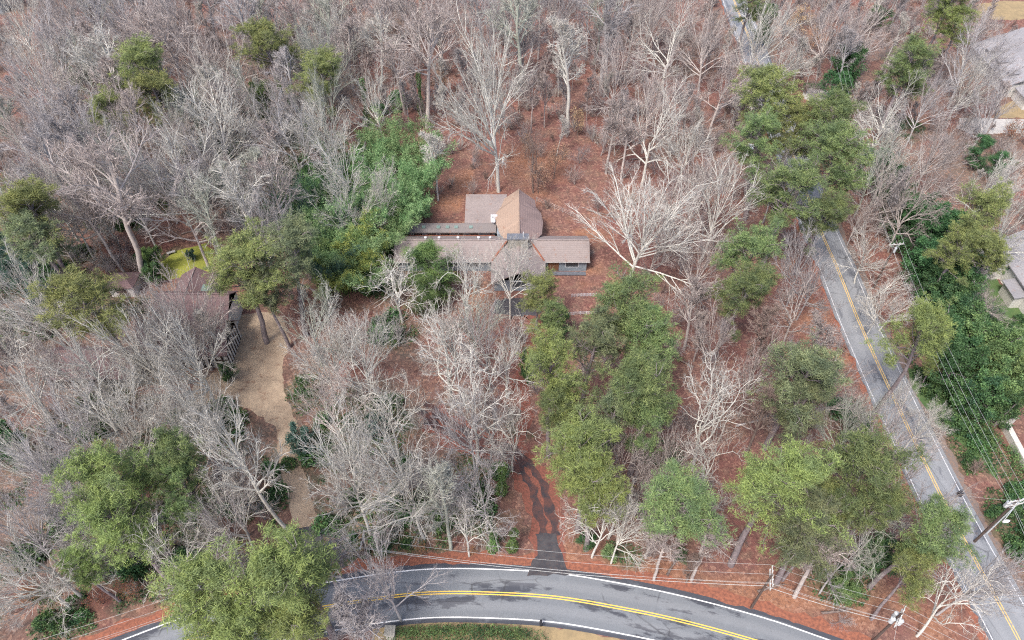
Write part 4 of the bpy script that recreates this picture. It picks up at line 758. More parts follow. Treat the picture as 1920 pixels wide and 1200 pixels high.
for a in ((322, 312, 88, 'w', 'grand'), (425, 225, 84, 'w', 'grand'), (600, 235, 58, 'w', 'grand'), (150, 320, 70, 'p', 'grand'), (60, 215, 62, 'p', 'fan'), (150, 215, 56, 'm', 'tall'), (40, 300, 66, 'm', 'spread'), (100, 60, 62, 'm', 'fan'), (30, 140, 58, 'm', 'fan'), (165, 110, 50, 'g', 'fan'), (235, 45, 62, 'm', 'fan'), (330, 35, 60, 'p', 'fan'), (370, 110, 60, 'p', 'fan'), (455, 40, 60, 'm', 'tall'), (460, 160, 50, 'g', 'fan'), (365, 175, 46, 'w', 'fan'), (560, 40, 55, 'p', 'tall'), (640, 50, 55, 'w', 'fan'), (690, 170, 46, 'w', 'fan'),
          (710, 40, 56, 'p', 'tall'), (745, 120, 50, 'p', 'tall'), (840, 40, 55, 'p', 'fan'), (900, 20, 46, 'm', 'tall'), (1130, 30, 50, 'g', 'tall'), (1150, 120, 56, 'p', 'fan'), (1140, 90, 40, 'm', 'slim'), (1235, 60, 66, 'w', 'spread'), (1235, 165, 56, 'p', 'fan'), (1290, 190, 50, 'p', 'fan'), (1150, 225, 46, 'p', 'slim'), (1330, 60, 58, 'p', 'fan'), (1290, 270, 60, 'w', 'fan'), (1345, 350, 70, 'w', 'fan'), (1310, 330, 66, 'p', 'fan'), (1270, 400, 50, 'p', 'fan'), (1380, 140, 50, 'p', 'fan'),
          (1445, 50, 55, 'w', 'fan'), (1490, 110, 50, 'w', 'fan'), (1550, 40, 50, 'p', 'fan'), (1620, 60, 52, 'p', 'fan'), (1590, 95, 40, 'm', 'slim'), (1655, 185, 50, 'w', 'spread'), (1640, 235, 42, 'w', 'crook'), (1695, 285, 48, 'w', 'crook'), (1755, 325, 56, 'p', 'spread'), (1780, 270, 50, 'p', 'fan'), (1745, 170, 42, 'm', 'fan'), (1830, 85, 56, 'm', 'fan'), (1870, 120, 44, 'm', 'fan'), (1850, 40, 40, 'p', 'fan'), (1840, 150, 46, 'w', 'fan'), (1885, 330, 46, 'w', 'fan'), (1860, 185, 40, 'm', 'fan'), (1640, 290, 46, 'g', 'fan'), (1655, 350, 42, 'p', 'fan'), (1720, 370, 42, 'p', 'spread'), (1905, 400, 40, 'w', 'fan'), (1460, 310, 40, 'm', 'fan'),
          (40, 550, 58, 'w', 'fan'), (75, 600, 50, 'w', 'fan'), (30, 680, 55, 'w', 'spread'), (95, 690, 56, 'p', 'fan'), (335, 575, 62, 'p', 'grand'), (285, 600, 44, 'p', 'fan', 17), (255, 650, 74, 'w', 'grand'), (325, 665, 68, 'w', 'grand'), (370, 765, 60, 'w', 'grand'), (300, 605, 50, 'w', 'fan'), (390, 620, 36, 'w', 'fan', 16), (195, 690, 66, 'w', 'fan'), (160, 760, 66, 'w', 'spread'), (250, 770, 62, 'w', 'fan'), (315, 770, 60, 'w', 'fan'), (50, 770, 58, 'w', 'fan'), (110, 810, 56, 'm', 'fan'), (592, 675, 46, 'w', 'fan'), (630, 630, 54, 'w', 'fan'), (690, 630, 56, 'w', 'fan'), (615, 730, 44, 'p', 'fan'), (660, 700, 50, 'w', 'spread'),
          (590, 560, 60, 'g', 'spread'), (650, 310, 60, 'w', 'fan'), (650, 375, 46, 'w', 'fan'), (720, 355, 36, 'w', 'fan'), (810, 290, 34, 'w', 'slim'), (880, 500, 58, 'w', 'crook'), (965, 480, 46, 'w', 'fan'), (830, 620, 40, 'w', 'fan'), (905, 590, 50, 'g', 'fan'), (965, 625, 54, 'w', 'spread'), (900, 650, 44, 'm', 'fan'), (745, 745, 56, 'w', 'crook'), (900, 730, 50, 'w', 'crook'), (870, 800, 54, 'm', 'fan'), (945, 800, 40, 'w', 'crook'), (920, 790, 40, 'm', 'fan'),
          (680, 850, 50, 'w', 'grand'), (430, 890, 46, 'p', 'fan'), (430, 950, 50, 'w', 'crook'), (330, 1015, 46, 'w', 'crook'), (390, 985, 40, 'm', 'fan'), (50, 1040, 74, 'w', 'spread'), (20, 1090, 50, 'w', 'fan'), (90, 870, 62, 'm', 'fan'), (40, 860, 40, 'w', 'fan'), (110, 945, 52, 'm', 'fan'), (40, 950, 50, 'm', 'fan'), (140, 980, 40, 'w', 'spread'), (825, 905, 42, 'm', 'fan'), (895, 930, 44, 'm', 'fan'), (880, 970, 36, 'w', 'crook'), (690, 1090, 52, 'm', 'fan'), (620, 1060, 36, 'm', 'slim'), (670, 1150, 40, 'm', 'slim'),
          (1345, 745, 76, 'w', 'crook'), (1325, 850, 46, 'w', 'crook'), (1250, 835, 36, 'p', 'fan'), (1165, 865, 36, 'p', 'fan'), (1225, 870, 34, 'p', 'crook'), (1340, 625, 46, 'p', 'fan'), (1440, 690, 44, 'p', 'fan'), (1500, 480, 42, 'm', 'fan'), (1490, 540, 50, 'p', 'spread'), (1540, 520, 34, 'm', 'fan'), (1430, 630, 34, 'b', 'slim'), (1250, 450, 44, 'p', 'fan'), (1330, 470, 50, 'p', 'fan'), (1305, 560, 36, 'p', 'slim'), (1628, 470, 42, 'w', 'fan', 13), (1668, 530, 48, 'w', 'spread', 12), (1640, 565, 36, 'w', 'fan', 11), (1695, 580, 38, 'w', 'fan', 11), (1625, 410, 40, 'p', 'fan', 13), (1700, 735, 28, 'w', 'fan', 9), (1745, 800, 34, 'w', 'fan', 10), (1765, 775, 22, 'w', 'fan', 8), (1655, 800, 50, 'p', 'fan'), (1690, 870, 44, 'p', 'fan'), (1610, 770, 44, 'g', 'fan'), (1580, 720, 36, 'p', 'fan'), (1572, 1035, 26, 'm', 'fan'), (1640, 1010, 30, 'g', 'crook'), (1820, 1090, 50, 'w', 'crook'), (1885, 1080, 46, 'm', 'fan'), (1250, 1000, 30, 'p', 'slim'), (1330, 1010, 30, 'p', 'slim'), (1190, 970, 34, 'w', 'fan'), (1300, 1060, 26, 'b', 'slim'), (1770, 960, 30, 'p', 'fan'), (1430, 770, 30, 'b', 'slim'), (1540, 640, 34, 'p', 'slim'), (1180, 240, 40, 'p', 'slim')):
    bare(*a)
# bare trees that fill the wood between the ones above
DENSE = [(0, 0, 660, 420, 46), (620, 0, 1340, 130, 44), (660, 120, 860, 250, 48), (980, 100, 1340, 330, 62), (1300, 0, 1900, 120, 50), (1560, 60, 1900, 420, 56), (0, 620, 420, 1080, 58), (420, 800, 560, 1080, 60), (560, 600, 980, 760, 66), (1060, 380, 1600, 760, 120), (560, 860, 960, 1010, 70)]
fr = random.Random(5); nfill = 0
for x0, y0, x1, y1, stp in DENSE:
    yy = y0
    while yy < y1:
        xx = x0 + fr.uniform(0, stp)
        while xx < x1:
            px_, py_ = xx + fr.uniform(-.3, .3) * stp, yy + fr.uniform(-.3, .3) * stp; hh = fr.uniform(17, 25); x, y, r = at_crown(px_, py_, fr.uniform(32, 46), hh, .7)
            ok = all((x - a) ** 2 + (y - b) ** 2 > (min(c, 7) * .55 + r * .42) ** 2 for a, b, c in SPOTS)
            bx, by = pix(x, y, 0)
            if ok and nfill < 100 and not on_way(x, y, .8) and not any(u0 < px_ < u1 and v0 < py_ < v1 for u0, v0, u1, v1 in ((545, 215, 835, 520), (270, 400, 420, 540), (395, 560, 590, 830), (495, 860, 640, 1090), (885, 815, 1075, 1080), (730, 380, 1120, 520))):
                red = 620 < px_ < 1400 and py_ < 700
                col = fr.choice('ppppmw' if red else 'mmpgwp' if py_ < 420 else 'wwmgp')
                bare(px_, py_, r * F / depth(x, y, hh * .7), col, fr.choice(('fan', 'fan', 'tall', 'slim', 'spread')), hh); nfill += 1
            xx += stp
        yy += stp * .8
print('bare trees', len(SPOTS), nfill)
# bamboo grove
bb = [(735, 250), (700, 285), (755, 285), (790, 270), (660, 300), (725, 320), (775, 325), (805, 310), (620, 335), (680, 345), (745, 360), (795, 365), (640, 380), (600, 365), (700, 390), (760, 395), (575, 400), (620, 415), (665, 425), (725, 430), (590, 445), (640, 460), (690, 465), (560, 380), (650, 500), (620, 490), (700, 505), (600, 470), (570, 430), (650, 385), (575, 340), (548, 395)]
for i, (px_, py_) in enumerate(bb):
    col = 'o' if (px_, py_) in ((690, 465), (650, 500)) else 'b' if px_ > 690 or i % 3 == 0 else 't' if i % 2 else 'g'
    h = (13.5 if px_ > 600 else 10) * PR.uniform(.75, 1.15); x, y, r = at_crown(px_ - 14, py_, 36, h, .62)
    plant(BB[i % 2], x, y, h, PR.uniform(2.9, 3.8), EVER['i'], EVER[col], 'bamboo_clump', 'bamboo', 'bamboo clumps of the grove', None, {'o': 'yellow', 'b': 'bright green', 't': 'bluish', 'g': 'dark green'}[col] + ' bamboo clump', parts=('culms', 'foliage'))
# evergreen screen along the garden, and single evergreens
scr = [(1650, 318, 22, 'd'), (1665, 345, 24, 'd'), (1690, 395, 30, 'd'), (1712, 420, 32, 'd'), (1745, 405, 30, 'd'), (1735, 450, 34, 'd'), (1775, 440, 30, 'd'), (1750, 490, 34, 'd'), (1790, 500, 34, 'g'), (1745, 530, 32, 'd'), (1785, 550, 36, 'g'), (1815, 540, 30, 'g'), (1770, 590, 32, 'd'), (1808, 600, 34, 'g'), (1790, 640, 34, 'd'), (1830, 645, 36, 'y'), (1805, 690, 34, 'd'), (1850, 690, 38, 'y'), (1880, 665, 30, 'y'), (1835, 730, 34, 'g'), (1875, 735, 36, 'y'), (1903, 710, 32, 'y'), (1895, 760, 28, 'g')]
for i, (px_, py_, rp, col) in enumerate(scr):
    h = 9 + 2 * PR.random(); x, y, r = at_crown(px_, py_, rp, h, .55)
    plant(ET[i % 2], x, y, h, r * 1.28, PINE_BARK, EVER[col], 'evergreen_tree', 'evergreen', 'evergreens of the garden screen', None, {'d': 'dark glossy', 'g': 'mid-green', 'y': 'light green'}[col] + ' evergreen')
ev = [(1590, 130, 26, 'd', 13, 'ET', 'lone dark magnolia rising above grey twigs at upper right'), (1575, 170, 26, 'd', 9, 'ET', 'lower dark evergreen skirt at the foot of the lone magnolia'), (1045, 610, 26, 'g', 8, 'ET', 'small green holly below the parking patch'),
      (803, 505, 56, 'i', 13, 'SOFT', 'soft feathery green tree standing before the left wing of the long house'), (800, 560, 36, 'y', 10, 'SOFT', 'dim feathery evergreen under the soft green tree'), (25, 490, 40, 't', 14, 'SOFT', 'bluish feathery evergreen at the left edge'), (70, 510, 34, 't', 12, 'SOFT', 'bluish feathery evergreen beside the one at the left edge'), (100, 540, 26, 'd', 9, 'ET', 'very dark evergreen above the wide olive pine at left'), (85, 560, 24, 't', 8, 'ET', 'teal evergreen left of the wide olive pine'),
      (282, 490, 18, 'i', 6, 'ET', 'bright green shrub at the left edge of the mossy lawn'), (285, 515, 18, 'g', 5, 'ET', 'green shrub by the thick trunk and lawn'), (795, 392, 14, 'b', 5, 'ET', 'small round green bush right of the bamboo'), (1650, 1045, 36, 'g', 9, 'ET', 'bright green holly under the sparse pines at lower right'), (1620, 1040, 28, 'g', 8, 'ET', 'green holly left of the bright one at lower right'),
      (1600, 800, 22, 'd', 7, 'ET', 'dark green shrub left of the straight road'), (1580, 1110, 28, 'y', 4, 'ET', 'flat olive bush near the crowded utility pole'), (565, 835, 24, 't', 7, 'ET', 'dark bluish shrub at the narrow neck of the sandy drive'), (20, 845, 30, 'd', 9, 'ET', 'very dark shrub at the left edge in grey twigs'), (1140, 1035, 15, 'b', 2.5, 'ET', 'low bright bush by the leafy drive mouth'), (1105, 1015, 18, 'd', 3.5, 'ET', 'dark bush under thin white trees by the leafy drive mouth'),
      (1900, 505, 16, 'd', 4, 'ET', 'clipped dark round shrub against the pale house'), (990, 690, 16, 'g', 8, 'ET', 'narrow green shrub left of the central pine cluster'), (1275, 1040, 14, 'g', 2.5, 'ET', 'small green bush under the solitary round pine'), (360, 478, 9, 't', 2.5, 'ET', 'tiny dark conifer on the mossy lawn'), (505, 205, 22, 'i', 14, 'ET', 'ivy-green column between two pale fans at upper left'), (530, 235, 18, 'g', 9, 'ET', 'dark ivy mass under the ivy-green column'), (425, 700, 15, 'g', 4, 'ET', 'green shrub at the corner of the maroon-roofed house'),
      (1640, 35, 20, 'g', 7, 'ET', 'dark evergreen near the top edge right of the far road'), (1435, 50, 22, 'g', 12, 'ET', 'ivy-green tree by the far end of the straight road'), (700, 800, 20, 't', 5, 'ET', 'dim bluish shrub right of the neck of the drive'), (500, 1170, 30, 'g', 5, 'ET', 'green bush at the bottom under the light pines'), (1840, 285, 40, 'd', 8, 'SOFT', 'dim olive thicket tree under the pinkish trees at right'), (1870, 310, 34, 'd', 7, 'SOFT', 'dim olive thicket tree nearest the rusty bush at right'), (1465, 385, 18, 'g', 6, 'ET', 'small green shrub under the light round pine')]
for px_, py_, rp, col, h, kind, lab in ev:
    x, y, r = at_crown(px_, py_, rp, h, .5); v = (ET if kind == 'ET' else SOFT)[0]
    plant(v, x, y, h, r * 1.05, PINE_BARK, EVER[col], 'evergreen_tree' if h > 6 else 'evergreen_shrub', 'evergreen' if h > 6 else 'shrub', None, lab, lab)
# trees and bushes that keep dry brown leaves; reddish garden shrubs
def dry(px_, py_, rp, h, col, lab, bark_='b'):
    x, y, r = at_crown(px_, py_, rp, h, .55); plant(DRY, x, y, h, r, BARK[bark_], EVER[col], 'leafy_brown_tree' if h > 5 else 'rusty_bush', 'tree' if h > 5 else 'bush', None, lab, lab)
def dry_tree(seed, Ht=9.0, R=3.0):
    rg = np.random.default_rng(seed); p0, r0 = grow(np.zeros((1, 3)), np.array([[0, 0, 1.0]]), np.array([Ht * .85]), np.array([.12]), 8, .06, .04, .7, rg)
    P, D, t, r = kids(p0, r0, 26, .2, 1.0, .2, rg); L = R * (1.1 - .6 * t); p1, r1 = grow(P, D, L, np.full(len(t), .04), 4, .15, .06, .6, rg)
    P, D, t, r = kids(p1, r1, 8, .2, .7, .2, rg); p2, r2 = grow(P, D, np.full(len(t), .8), np.full(len(t), .018), 2, .15, .05, .4, rg)
    V, Q = tubes([(p0, r0, 6), (p1, r1, 4), (p2, r2, 3)]); tr = np_mesh('trunk', V, Q, True); tips = p2[:, -1]; tips = tips[rg.uniform(0, 1, len(tips)) < .8]
    V, T = leaves(tips, nrm(tips - np.array([0, 0, 4])), 7, .22, .24, .16, rg, .1, tri=False); return dict(tr=tr, cr=np_mesh('crown', V, [T]), r=R, h=Ht, zc=Ht * .55, cx=0, cy=0)
DRY = dry_tree(91)
for a in ((1010, 330, 30, 8, 's', 'tan-leaved tree right behind the octagonal hall'), (1040, 300, 26, 9, 's', 'tan-leaved tree above and right of the octagonal hall'), (1085, 225, 18, 8, 's', 'small tan-leaved tree at the foot of the tall narrow pale tree'), (985, 270, 16, 7, 's', 'small tan-leaved tree by the dark broken tree'), (435, 885, 30, 9, 's', 'tan-leaved tree left of the lower sandy drive'), (470, 930, 22, 7, 's', 'smaller tan-leaved tree beside the lower sandy drive'), (1180, 945, 26, 8, 's', 'tan-leaved tree between leafy drive pine and solitary pine'),
          (245, 1105, 24, 5, 'r', 'rusty orange bush on the ivy bank, brightest of all'), (180, 1120, 26, 4, 'r', 'rusty bush on the ivy bank left of the brightest'), (45, 1115, 26, 4, 'r', 'rusty bush on the bank near the left edge'), (790, 1030, 16, 3.5, 'r', 'orange bush beside the verge above the curved road'), (885, 1032, 12, 3, 'r', 'small rusty bush left of the leafy drive mouth'), (1895, 250, 24, 8, 'r', 'rust-leaved tree by the paved drive at right'), (500, 905, 14, 5, 'r', 'rusty bush near the sandy drive'), (90, 115, 18, 8, 's', 'small orange tree deep in the grey wood at upper left'), (315, 25, 18, 8, 's', 'orange-brown tree at the top edge in the left wood'), (1500, 40, 26, 9, 's', 'orange-leaved tree right of the far road'), (1530, 75, 20, 8, 's', 'orange-leaved tree below the one right of the far road'), (830, 145, 14, 8, 's', 'tan-leaved tree in the limbs left of the huge lone tree'), (130, 290, 20, 8, 's', 'faint orange tree in the pinkish fans at left')):
    dry(*a)
for px_, py_, rp, lab in ((1862, 575, 26, 'reddish bare garden tree nearest the stepping stones'), (1850, 520, 20, 'small reddish bare tree at the clipped shrub'), (1905, 640, 24, 'brownish bare garden tree at the right edge below the stepping stones'), (1900, 290, 20, 'brown little bare tree at the right edge')):
    x, y, r = at_crown(px_, py_, rp, 6, .6); plant(BT['fan'][1], x, y, 6, r, BARK['p'], TWIG['p'], 'garden_tree', 'tree', None, lab, lab)
# fallen trunks
for px_, py_, ln, an, lab in ((700, 605, 7, .5, 'fallen trunk in red leaves right of the sandy drive'), (1300, 690, 8, 2.4, 'fallen trunk in red leaves between the central pines and the roadside pine'), (1380, 800, 6, .3, 'fallen trunk just above the crooked bare tree crowns at lower right'), (1290, 470, 7, 1.2, 'fallen trunk right of the massive white tree'), (880, 225, 9, .15, 'long fallen trunk in the wood beside the huge lone tree'), (1180, 300, 8, .2, 'fallen trunk in the red wood behind the right end of the long house'), (1560, 690, 5, 1.0, 'short fallen trunk beside the straight road'), (1420, 1110, 4, .2, 'short fallen limb on orange leaves by the curved road'), (1100, 395, 7, -.35, 'fallen trunk past the end of the wire fence'), (1250, 1080, 4, .9, 'fallen limb on the verge above the curved road'), (340, 440, 8, .4, 'fallen trunk in pinkish leaves above the mossy lawn'), (1540, 1150, 4, .1, 'thin fallen limb between the two roadside poles')):
    x, y, _ = G(px_, py_); rg = np.random.default_rng(int(px_)); p, r_ = grow(np.array([[x, y, .22]]), np.array([[math.cos(an), math.sin(an), 0.0]]), np.array([ln * 1.0]), np.array([.2]), 8, .05, 0, .6, rg); p[:, :, 2] = .18
    P, D, t, r = kids(p, r_, 7, .35, .8, .2, rg); D[:, 2] = abs(D[:, 2]); q, rq = grow(P, nrm(D), np.full(len(t), ln * .22), np.full(len(t), .05), 3, .15, 0, .6, rg)
    V, Q = tubes([(p, r_, 7), (q, rq, 4)]); tag(link('fallen_trunk', np_mesh('fallen_trunk', V, Q, True), BARK['b' if px_ % 3 else 'p']), lab, 'fallen trunk', 'fallen trunks on the wood floor')
# ivy-clad stems
for px_, py_, h, lab in ((940, 925, 8, 'ivy-wrapped stem, tallest of the three by the leafy drive'), (924, 1030, 5.5, 'ivy-wrapped stem left of its twin near the drive mouth'), (960, 1030, 5.5, 'ivy-wrapped stem right of its twin near the drive mouth'), (690, 235, 12, 'ivy-wrapped trunk standing above the bamboo'), (790, 215, 11, 'ivy-wrapped trunk above the bamboo, nearest the huge lone tree'), (540, 230, 12, 'ivy-wrapped trunk left of the bamboo among pale fans')):
    x, y, _ = G(px_, py_); rg = np.random.default_rng(int(px_)); r0 = empty('ivy_clad_trunk', (x, y, 0), 0, lab, 'ivy-clad trunk', 'trunks wrapped in ivy')
    pts = np.array([[[0, 0, -.2], [.1, 0, h * .5], [.25, .1, h]]]); V, Q = tubes([(pts, np.array([[.2, .15, .08]]), 8)]); link('trunk', np_mesh('ivy_trunk', V, Q), BARK['g'], r0)
    n = int(h * 70); t = rg.uniform(.0, 1, n); a = rg.uniform(0, 6.28, n); rr = (.45 + .3 * np.sin(t * 9)) * (1.1 - .5 * t); P = np.stack([np.cos(a) * rr + t * .25, np.sin(a) * rr, t * h], 1)
    V, T = leaves(P, nrm(P * np.array([1, 1, 0]) + .01), 4, .1, .22, .16, rg, .2, tri=False); link('ivy', np_mesh('ivy', V, [T]), EVER['i'], r0)
# clipped hedges
def hedge(pts, w, h, mat, lab, ln=.15):
    L = catmull([G(*p)[:2] for p in pts], .5); rg = np.random.default_rng(len(L)); P = []
    for p in L:
        n = int(60 * w); P.append(np.stack([p.x + rg.uniform(-w, w, n), p.y + rg.uniform(-w, w, n), h * (1 - rg.uniform(0, 1, n) ** 2.2)], 1))
    P = np.concatenate(P); V, T = leaves(P, np.tile([[0, 0, 1.0]], (len(P), 1)), 2, .04, ln * 1.4, ln, rg, .3, tri=False); o = link('hedge', np_mesh('hedge', V, [T]), mat); tag(o, lab, 'hedge')
hedge([(748, 1188), (830, 1184), (910, 1184), (985, 1192)], .7, .9, EVER['y'], 'clipped light hedge along the tan verge below the curved road')
hedge([(735, 1208), (830, 1202), (930, 1202), (1010, 1212)], 1.5, 1.3, EVER['g'], 'loose dark green planting behind the verge hedge')
hedge([(1893, 848), (1905, 870), (1913, 890)], .9, 1.1, EVER['y'], 'clipped light hedge strip beside the garden wall')
hedge([(1850, 800), (1835, 830), (1862, 850)], .9, 1.0, EVER['y'], 'loose light shrubs before the garden wall')
hedge([(1890, 178), (1935, 180)], 1.2, 1.6, EVER['g'], 'dark clipped hedge above the dormant lawn at right')
# ------------------------------------------------------------------ what nobody could count
def world_pts(zs, n, seed, thr=.35):
    rg = np.random.default_rng(seed); out = []
    while sum(map(len, out)) < n:
        X = rg.uniform(-150, 150, 60000); Y = rg.uniform(28, 232, 60000); px_, py_ = 960 + F * X / (Y * C_ + H * S_), 600 - F * (Y * S_ - H * C_) / (Y * C_ + H * S_)
        w = zone(X, Y, zs[0], zs[1]); k = (w > thr) & (px_ > -60) & (px_ < 1980) & (py_ > -60) & (py_ < 1240) & clear(X, Y); out.append(np.stack([X[k], Y[k]], 1))
    return np.concatenate(out)[:n]
def clear(X, Y):
    """true where no road, drive, lawn or house stands"""
    k = np.ones_like(X, bool)
    for line, w in ((c1, 6.0), (c2, 5.2), (dl, 2.6), (dl2, 1.9)):
        P = np.array([(p.x, p.y) for p in line[::2]])
        for a in range(0, len(P), 1): k &= (X - P[a, 0]) ** 2 + (Y - P[a, 1]) ** 2 > w * w
    for x0, x1, y0, y1 in ((-23, 15, 99.5, 108.5), (-4.5, 7, 92, 104), (-21.5, -2, 107, 119.5), (-4, 7, 104, 118.5), (-62.5, -46.5, 76, 97), (-77, -61, 72, 80), (-75, -69, 93, 98), (112, 142, 156, 186), (89, 105, 88, 107), (-66, -50, 86, 107)):
        k &= ~((X > x0) & (X < x1) & (Y > y0) & (Y < y1))
    for px_, py_, r in ((480, 620, 6), (500, 660, 5), (480, 720, 6.5), (400, 735, 4), (520, 780, 3), (540, 840, 3), (560, 900, 3), (575, 960, 3), (590, 1030, 3), (830, 1170, 5), (950, 1175, 5), (1080, 1190, 5), (750, 1180, 4), (970, 575, 5), (345, 495, 7), (1875, 20, 8), (1900, 205, 8)):
        x, y, _ = G(px_, py_); k &= (X - x) ** 2 + (Y - y) ** 2 > r * r
    return k
pt = world_pts((ZG, 3), 34000, 1); P = np.concatenate([pt, np.random.default_rng(2).uniform(.02, .35, (len(pt), 1))], 1)
V, T = leaves(P, np.tile([[0, 0, 1.0]], (len(P), 1)), 3, .12, .34, .24, np.random.default_rng(3), .5, tri=False)
tag(link('ground_ivy', np_mesh('ground_ivy', V, [T]), EVER['g']), 'dark green ivy and creepers covering the wood floor', 'ground cover', None, 'stuff')
def scatter(name, src_me, mat, pts, smin, smax, label, cat):
    """a mass of look-alike brush over points"""
    so_ = bpy.data.objects.new(name + '_source', src_me); src_me.materials.append(mat)
    me = bpy.data.meshes.new(name); me.from_pydata([(x, y, 0) for x, y in pts], [], []); o = link(name, me, None); tag(o, label, cat, None, 'stuff')
    ng = bpy.data.node_groups.new(name, 'GeometryNodeTree'); ng.interface.new_socket('Geometry', in_out='INPUT', socket_type='NodeSocketGeometry'); ng.interface.new_socket('Geometry', in_out='OUTPUT', socket_type='NodeSocketGeometry')
    gi = ng.nodes.new('NodeGroupInput'); go = ng.nodes.new('NodeGroupOutput'); ip = ng.nodes.new('GeometryNodeInstanceOnPoints'); oi = ng.nodes.new('GeometryNodeObjectInfo'); oi.inputs['Object'].default_value = so_
    r1 = ng.nodes.new('FunctionNodeRandomValue'); r1.data_type = 'FLOAT_VECTOR'; r1.inputs[0].default_value = (-.1, -.1, 0); r1.inputs[1].default_value = (.1, .1, 6.28)
    r2 = ng.nodes.new('FunctionNodeRandomValue'); r2.data_type = 'FLOAT'; r2.inputs[2].default_value = smin; r2.inputs[3].default_value = smax; r2.inputs['Seed'].default_value = 5
    L = ng.links.new; L(gi.outputs[0], ip.inputs['Points']); L(oi.outputs['Geometry'], ip.inputs['Instance']); L(r1.outputs[0], ip.inputs['Rotation']); L(r2.outputs[1], ip.inputs['Scale']); L(ip.outputs[0], go.inputs[0])
    md = o.modifiers.new('scatter', 'NODES'); md.node_group = ng
def all_pts(n, seed, fn):
    rg = np.random.default_rng(seed); out = []; tot = 0
    while tot < n:
        X = rg.uniform(-150, 150, 40000); Y = rg.uniform(26, 236, 40000); D_ = Y * C_ + H * S_; px_, py_ = 960 + F * X / D_, 600 - F * (Y * S_ - H * C_) / D_
        k = (px_ > -80) & (px_ < 2000) & (py_ > -80) & (py_ < 1240) & (rg.uniform(0, 1, len(X)) < fn(px_, py_) * (~((px_ > 550) & (px_ < 815) & (py_ > 250) & (py_ < 520))) * (~((px_ > 410) & (px_ < 570) & (py_ > 590) & (py_ < 860))) * (~((px_ > 505) & (px_ < 625) & (py_ > 860) & (py_ < 1090))) * (~((px_ > 900) & (px_ < 1060) & (py_ > 830) & (py_ < 1080))) * (.25 + .75 * (vnoise(X, Y, 7, 77) > .42)))
        k[k] = clear(X[k], Y[k]); out.append(np.stack([X[k], Y[k]], 1)); tot += int(k.sum())
    return np.concatenate(out)[:n]
def dens(px_, py_):
    d = np.full_like(px_, .35); d[(px_ < 620)] = .9; d[(py_ < 300)] = .8; d[(px_ > 560) & (px_ < 1000) & (py_ > 780)] = .8; d[(px_ > 1600) & (py_ > 640)] = .12; d[(px_ > 1050) & (px_ < 1620) & (py_ > 380) & (py_ < 1060)] = .22; d[(py_ > 1060) & (px_ > 640)] = .04; d[(px_ > 800) & (px_ < 1080) & (py_ > 300) & (py_ < 460)] = .2
    d[(px_ > 560) & (px_ < 760) & (py_ > 540) & (py_ < 740)] = .3; return d
for i, (col, n, hh, a, b) in enumerate((('p', 800, 4.5, .5, 1.3), ('m', 550, 5.0, .5, 1.3), ('w', 450, 4.0, .5, 1.2), ('b', 700, 3.2, .4, 1.0))):
    V, Q = shrub(300 + i, hh, 1.0, 7); scatter('understory_brush', np_mesh('brush_' + col, V, [Q]), TWIG[col], all_pts(n, 40 + i, dens), a, b, 'leafless ' + CN[col] + ' brush and saplings between the trees', 'undergrowth')
def dens2(px_, py_):
    d = np.full_like(px_, .18); d[(px_ < 620)] = .8; d[(py_ < 300)] = .9; d[(px_ > 560) & (px_ < 1000) & (py_ > 780)] = .35; d[(px_ > 1600) & (py_ > 620)] = 0; d[(py_ > 1000)] = .1; d[(px_ > 740) & (px_ < 1100) & (py_ > 380)] *= .3
    d[(px_ > 230) & (px_ < 600) & (py_ > 440) & (py_ < 840)] = .05; d[(px_ > 1050) & (px_ < 1600) & (py_ > 400) & (py_ < 1000)] = .13; return d
for i, (col, n) in enumerate((('p', 150), ('m', 90), ('w', 110))):
    scatter('thin_sapling_wood', bare_tree(400 + i, 'slim', 15, True), TWIG[col], all_pts(n, 60 + i, dens2), .55, 1.1, 'thin ' + CN[col] + ' saplings massed in the shade of the taller wood', 'woodland')
V, T = hedge_mesh(5, 1.3, 1.5, 260, .2)
gp_ = world_pts((ZG, 3), 330, 9, .55); scatter('low_evergreen_undergrowth', np_mesh('low_bush', V, [T]), EVER['g'], gp_, .5, 1.5, 'low dark evergreen undergrowth on the wood floor', 'undergrowth')

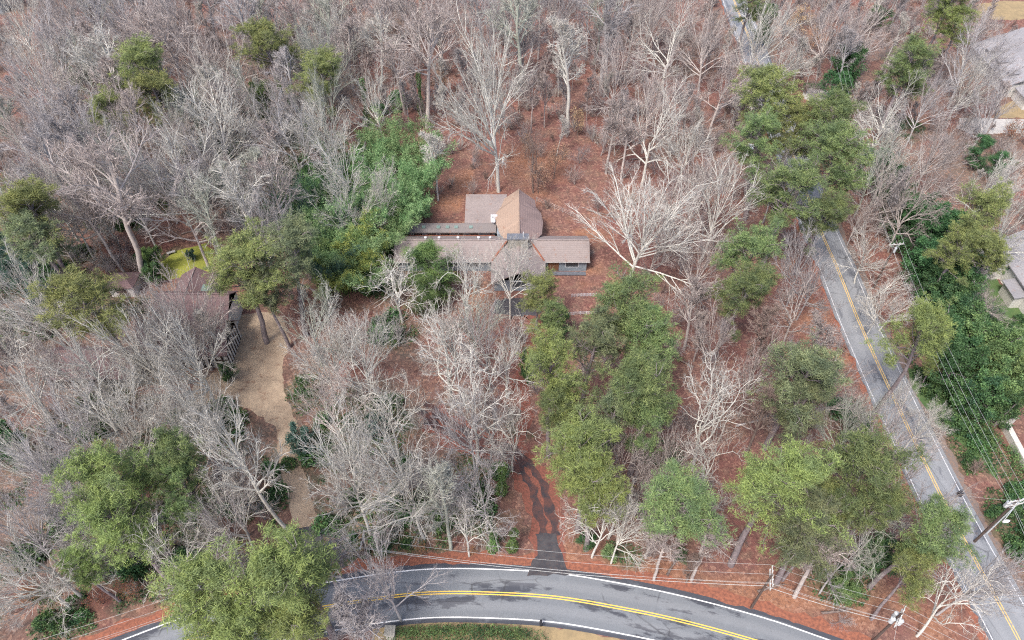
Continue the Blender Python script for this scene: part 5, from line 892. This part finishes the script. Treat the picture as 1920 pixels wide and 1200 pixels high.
# ------------------------------------------------------------------ labels for the many: nearest landmark, side of it, order of distance
LM = [('the long house', 930, 440), ('the bamboo', 690, 370), ('the maroon roofs', 340, 620), ('the sandy drive', 490, 710), ('the leafy drive', 1015, 930), ('the curved road', 900, 1115), ('the straight road', 1620, 620), ('the mossy lawn', 345, 490),
      ('the evergreen screen', 1790, 560), ('the grey-roofed house', 1890, 110), ('the huge lone tree', 900, 150), ('the lone magnolia', 1590, 140), ('the big round pine', 1440, 200), ('the two-lobed pine', 265, 140), ('the domed pine', 505, 85), ('the large lower-left pine', 205, 920),
      ('the central pine cluster', 1130, 680), ('the solitary round pine', 1275, 945), ('the massive white tree', 1200, 440), ('the top-left corner', 0, 0), ('the far road end', 1370, 20), ('the left-edge pine', 52, 400), ('the crooked sycamore', 840, 680), ('the garden hut', 225, 520), ('the garden wall', 1830, 770), ('the street mast', 1770, 950), ('the slim red-leaf pines', 1400, 510), ('the narrow lower-left pine', 335, 870), ('the bottom-left corner', 0, 1200), ('the verge pole', 685, 1035)]
DIRN = ['right of', 'above and right of', 'directly above', 'above and left of', 'left of', 'below and left of', 'directly below', 'below and right of']
ORD = ['nearest', 'second nearest', 'third nearest', 'fourth nearest', 'fifth nearest', 'sixth nearest', 'seventh nearest', 'eighth nearest', 'ninth nearest', 'tenth nearest']
buck = {}
for rec in REG:
    o, px_, py_, d_ = rec; best = min(LM, key=lambda l: math.hypot(px_ - l[1], py_ - l[2])); a = math.degrees(math.atan2(-(py_ - best[2]), px_ - best[1])) % 360
    buck.setdefault((d_, best[0], int((a + 22.5) // 45) % 8), []).append((math.hypot(px_ - best[1], py_ - best[2]), rec))
for (d_, lm, s), L in buck.items():
    L.sort(key=lambda t: t[0])
    if 'bamboo' in d_ and lm == 'the bamboo': lm = 'the middle of the grove'
    if d_.endswith('evergreen') and lm == 'the evergreen screen': lm = 'the middle of the garden screen'
    for i, (_, rec) in enumerate(L): rec[0]['label'] = d_ + (', ' if len(L) == 1 else ', ' + ORD[min(i, 9)] + ' ') + DIRN[s] + ' ' + lm
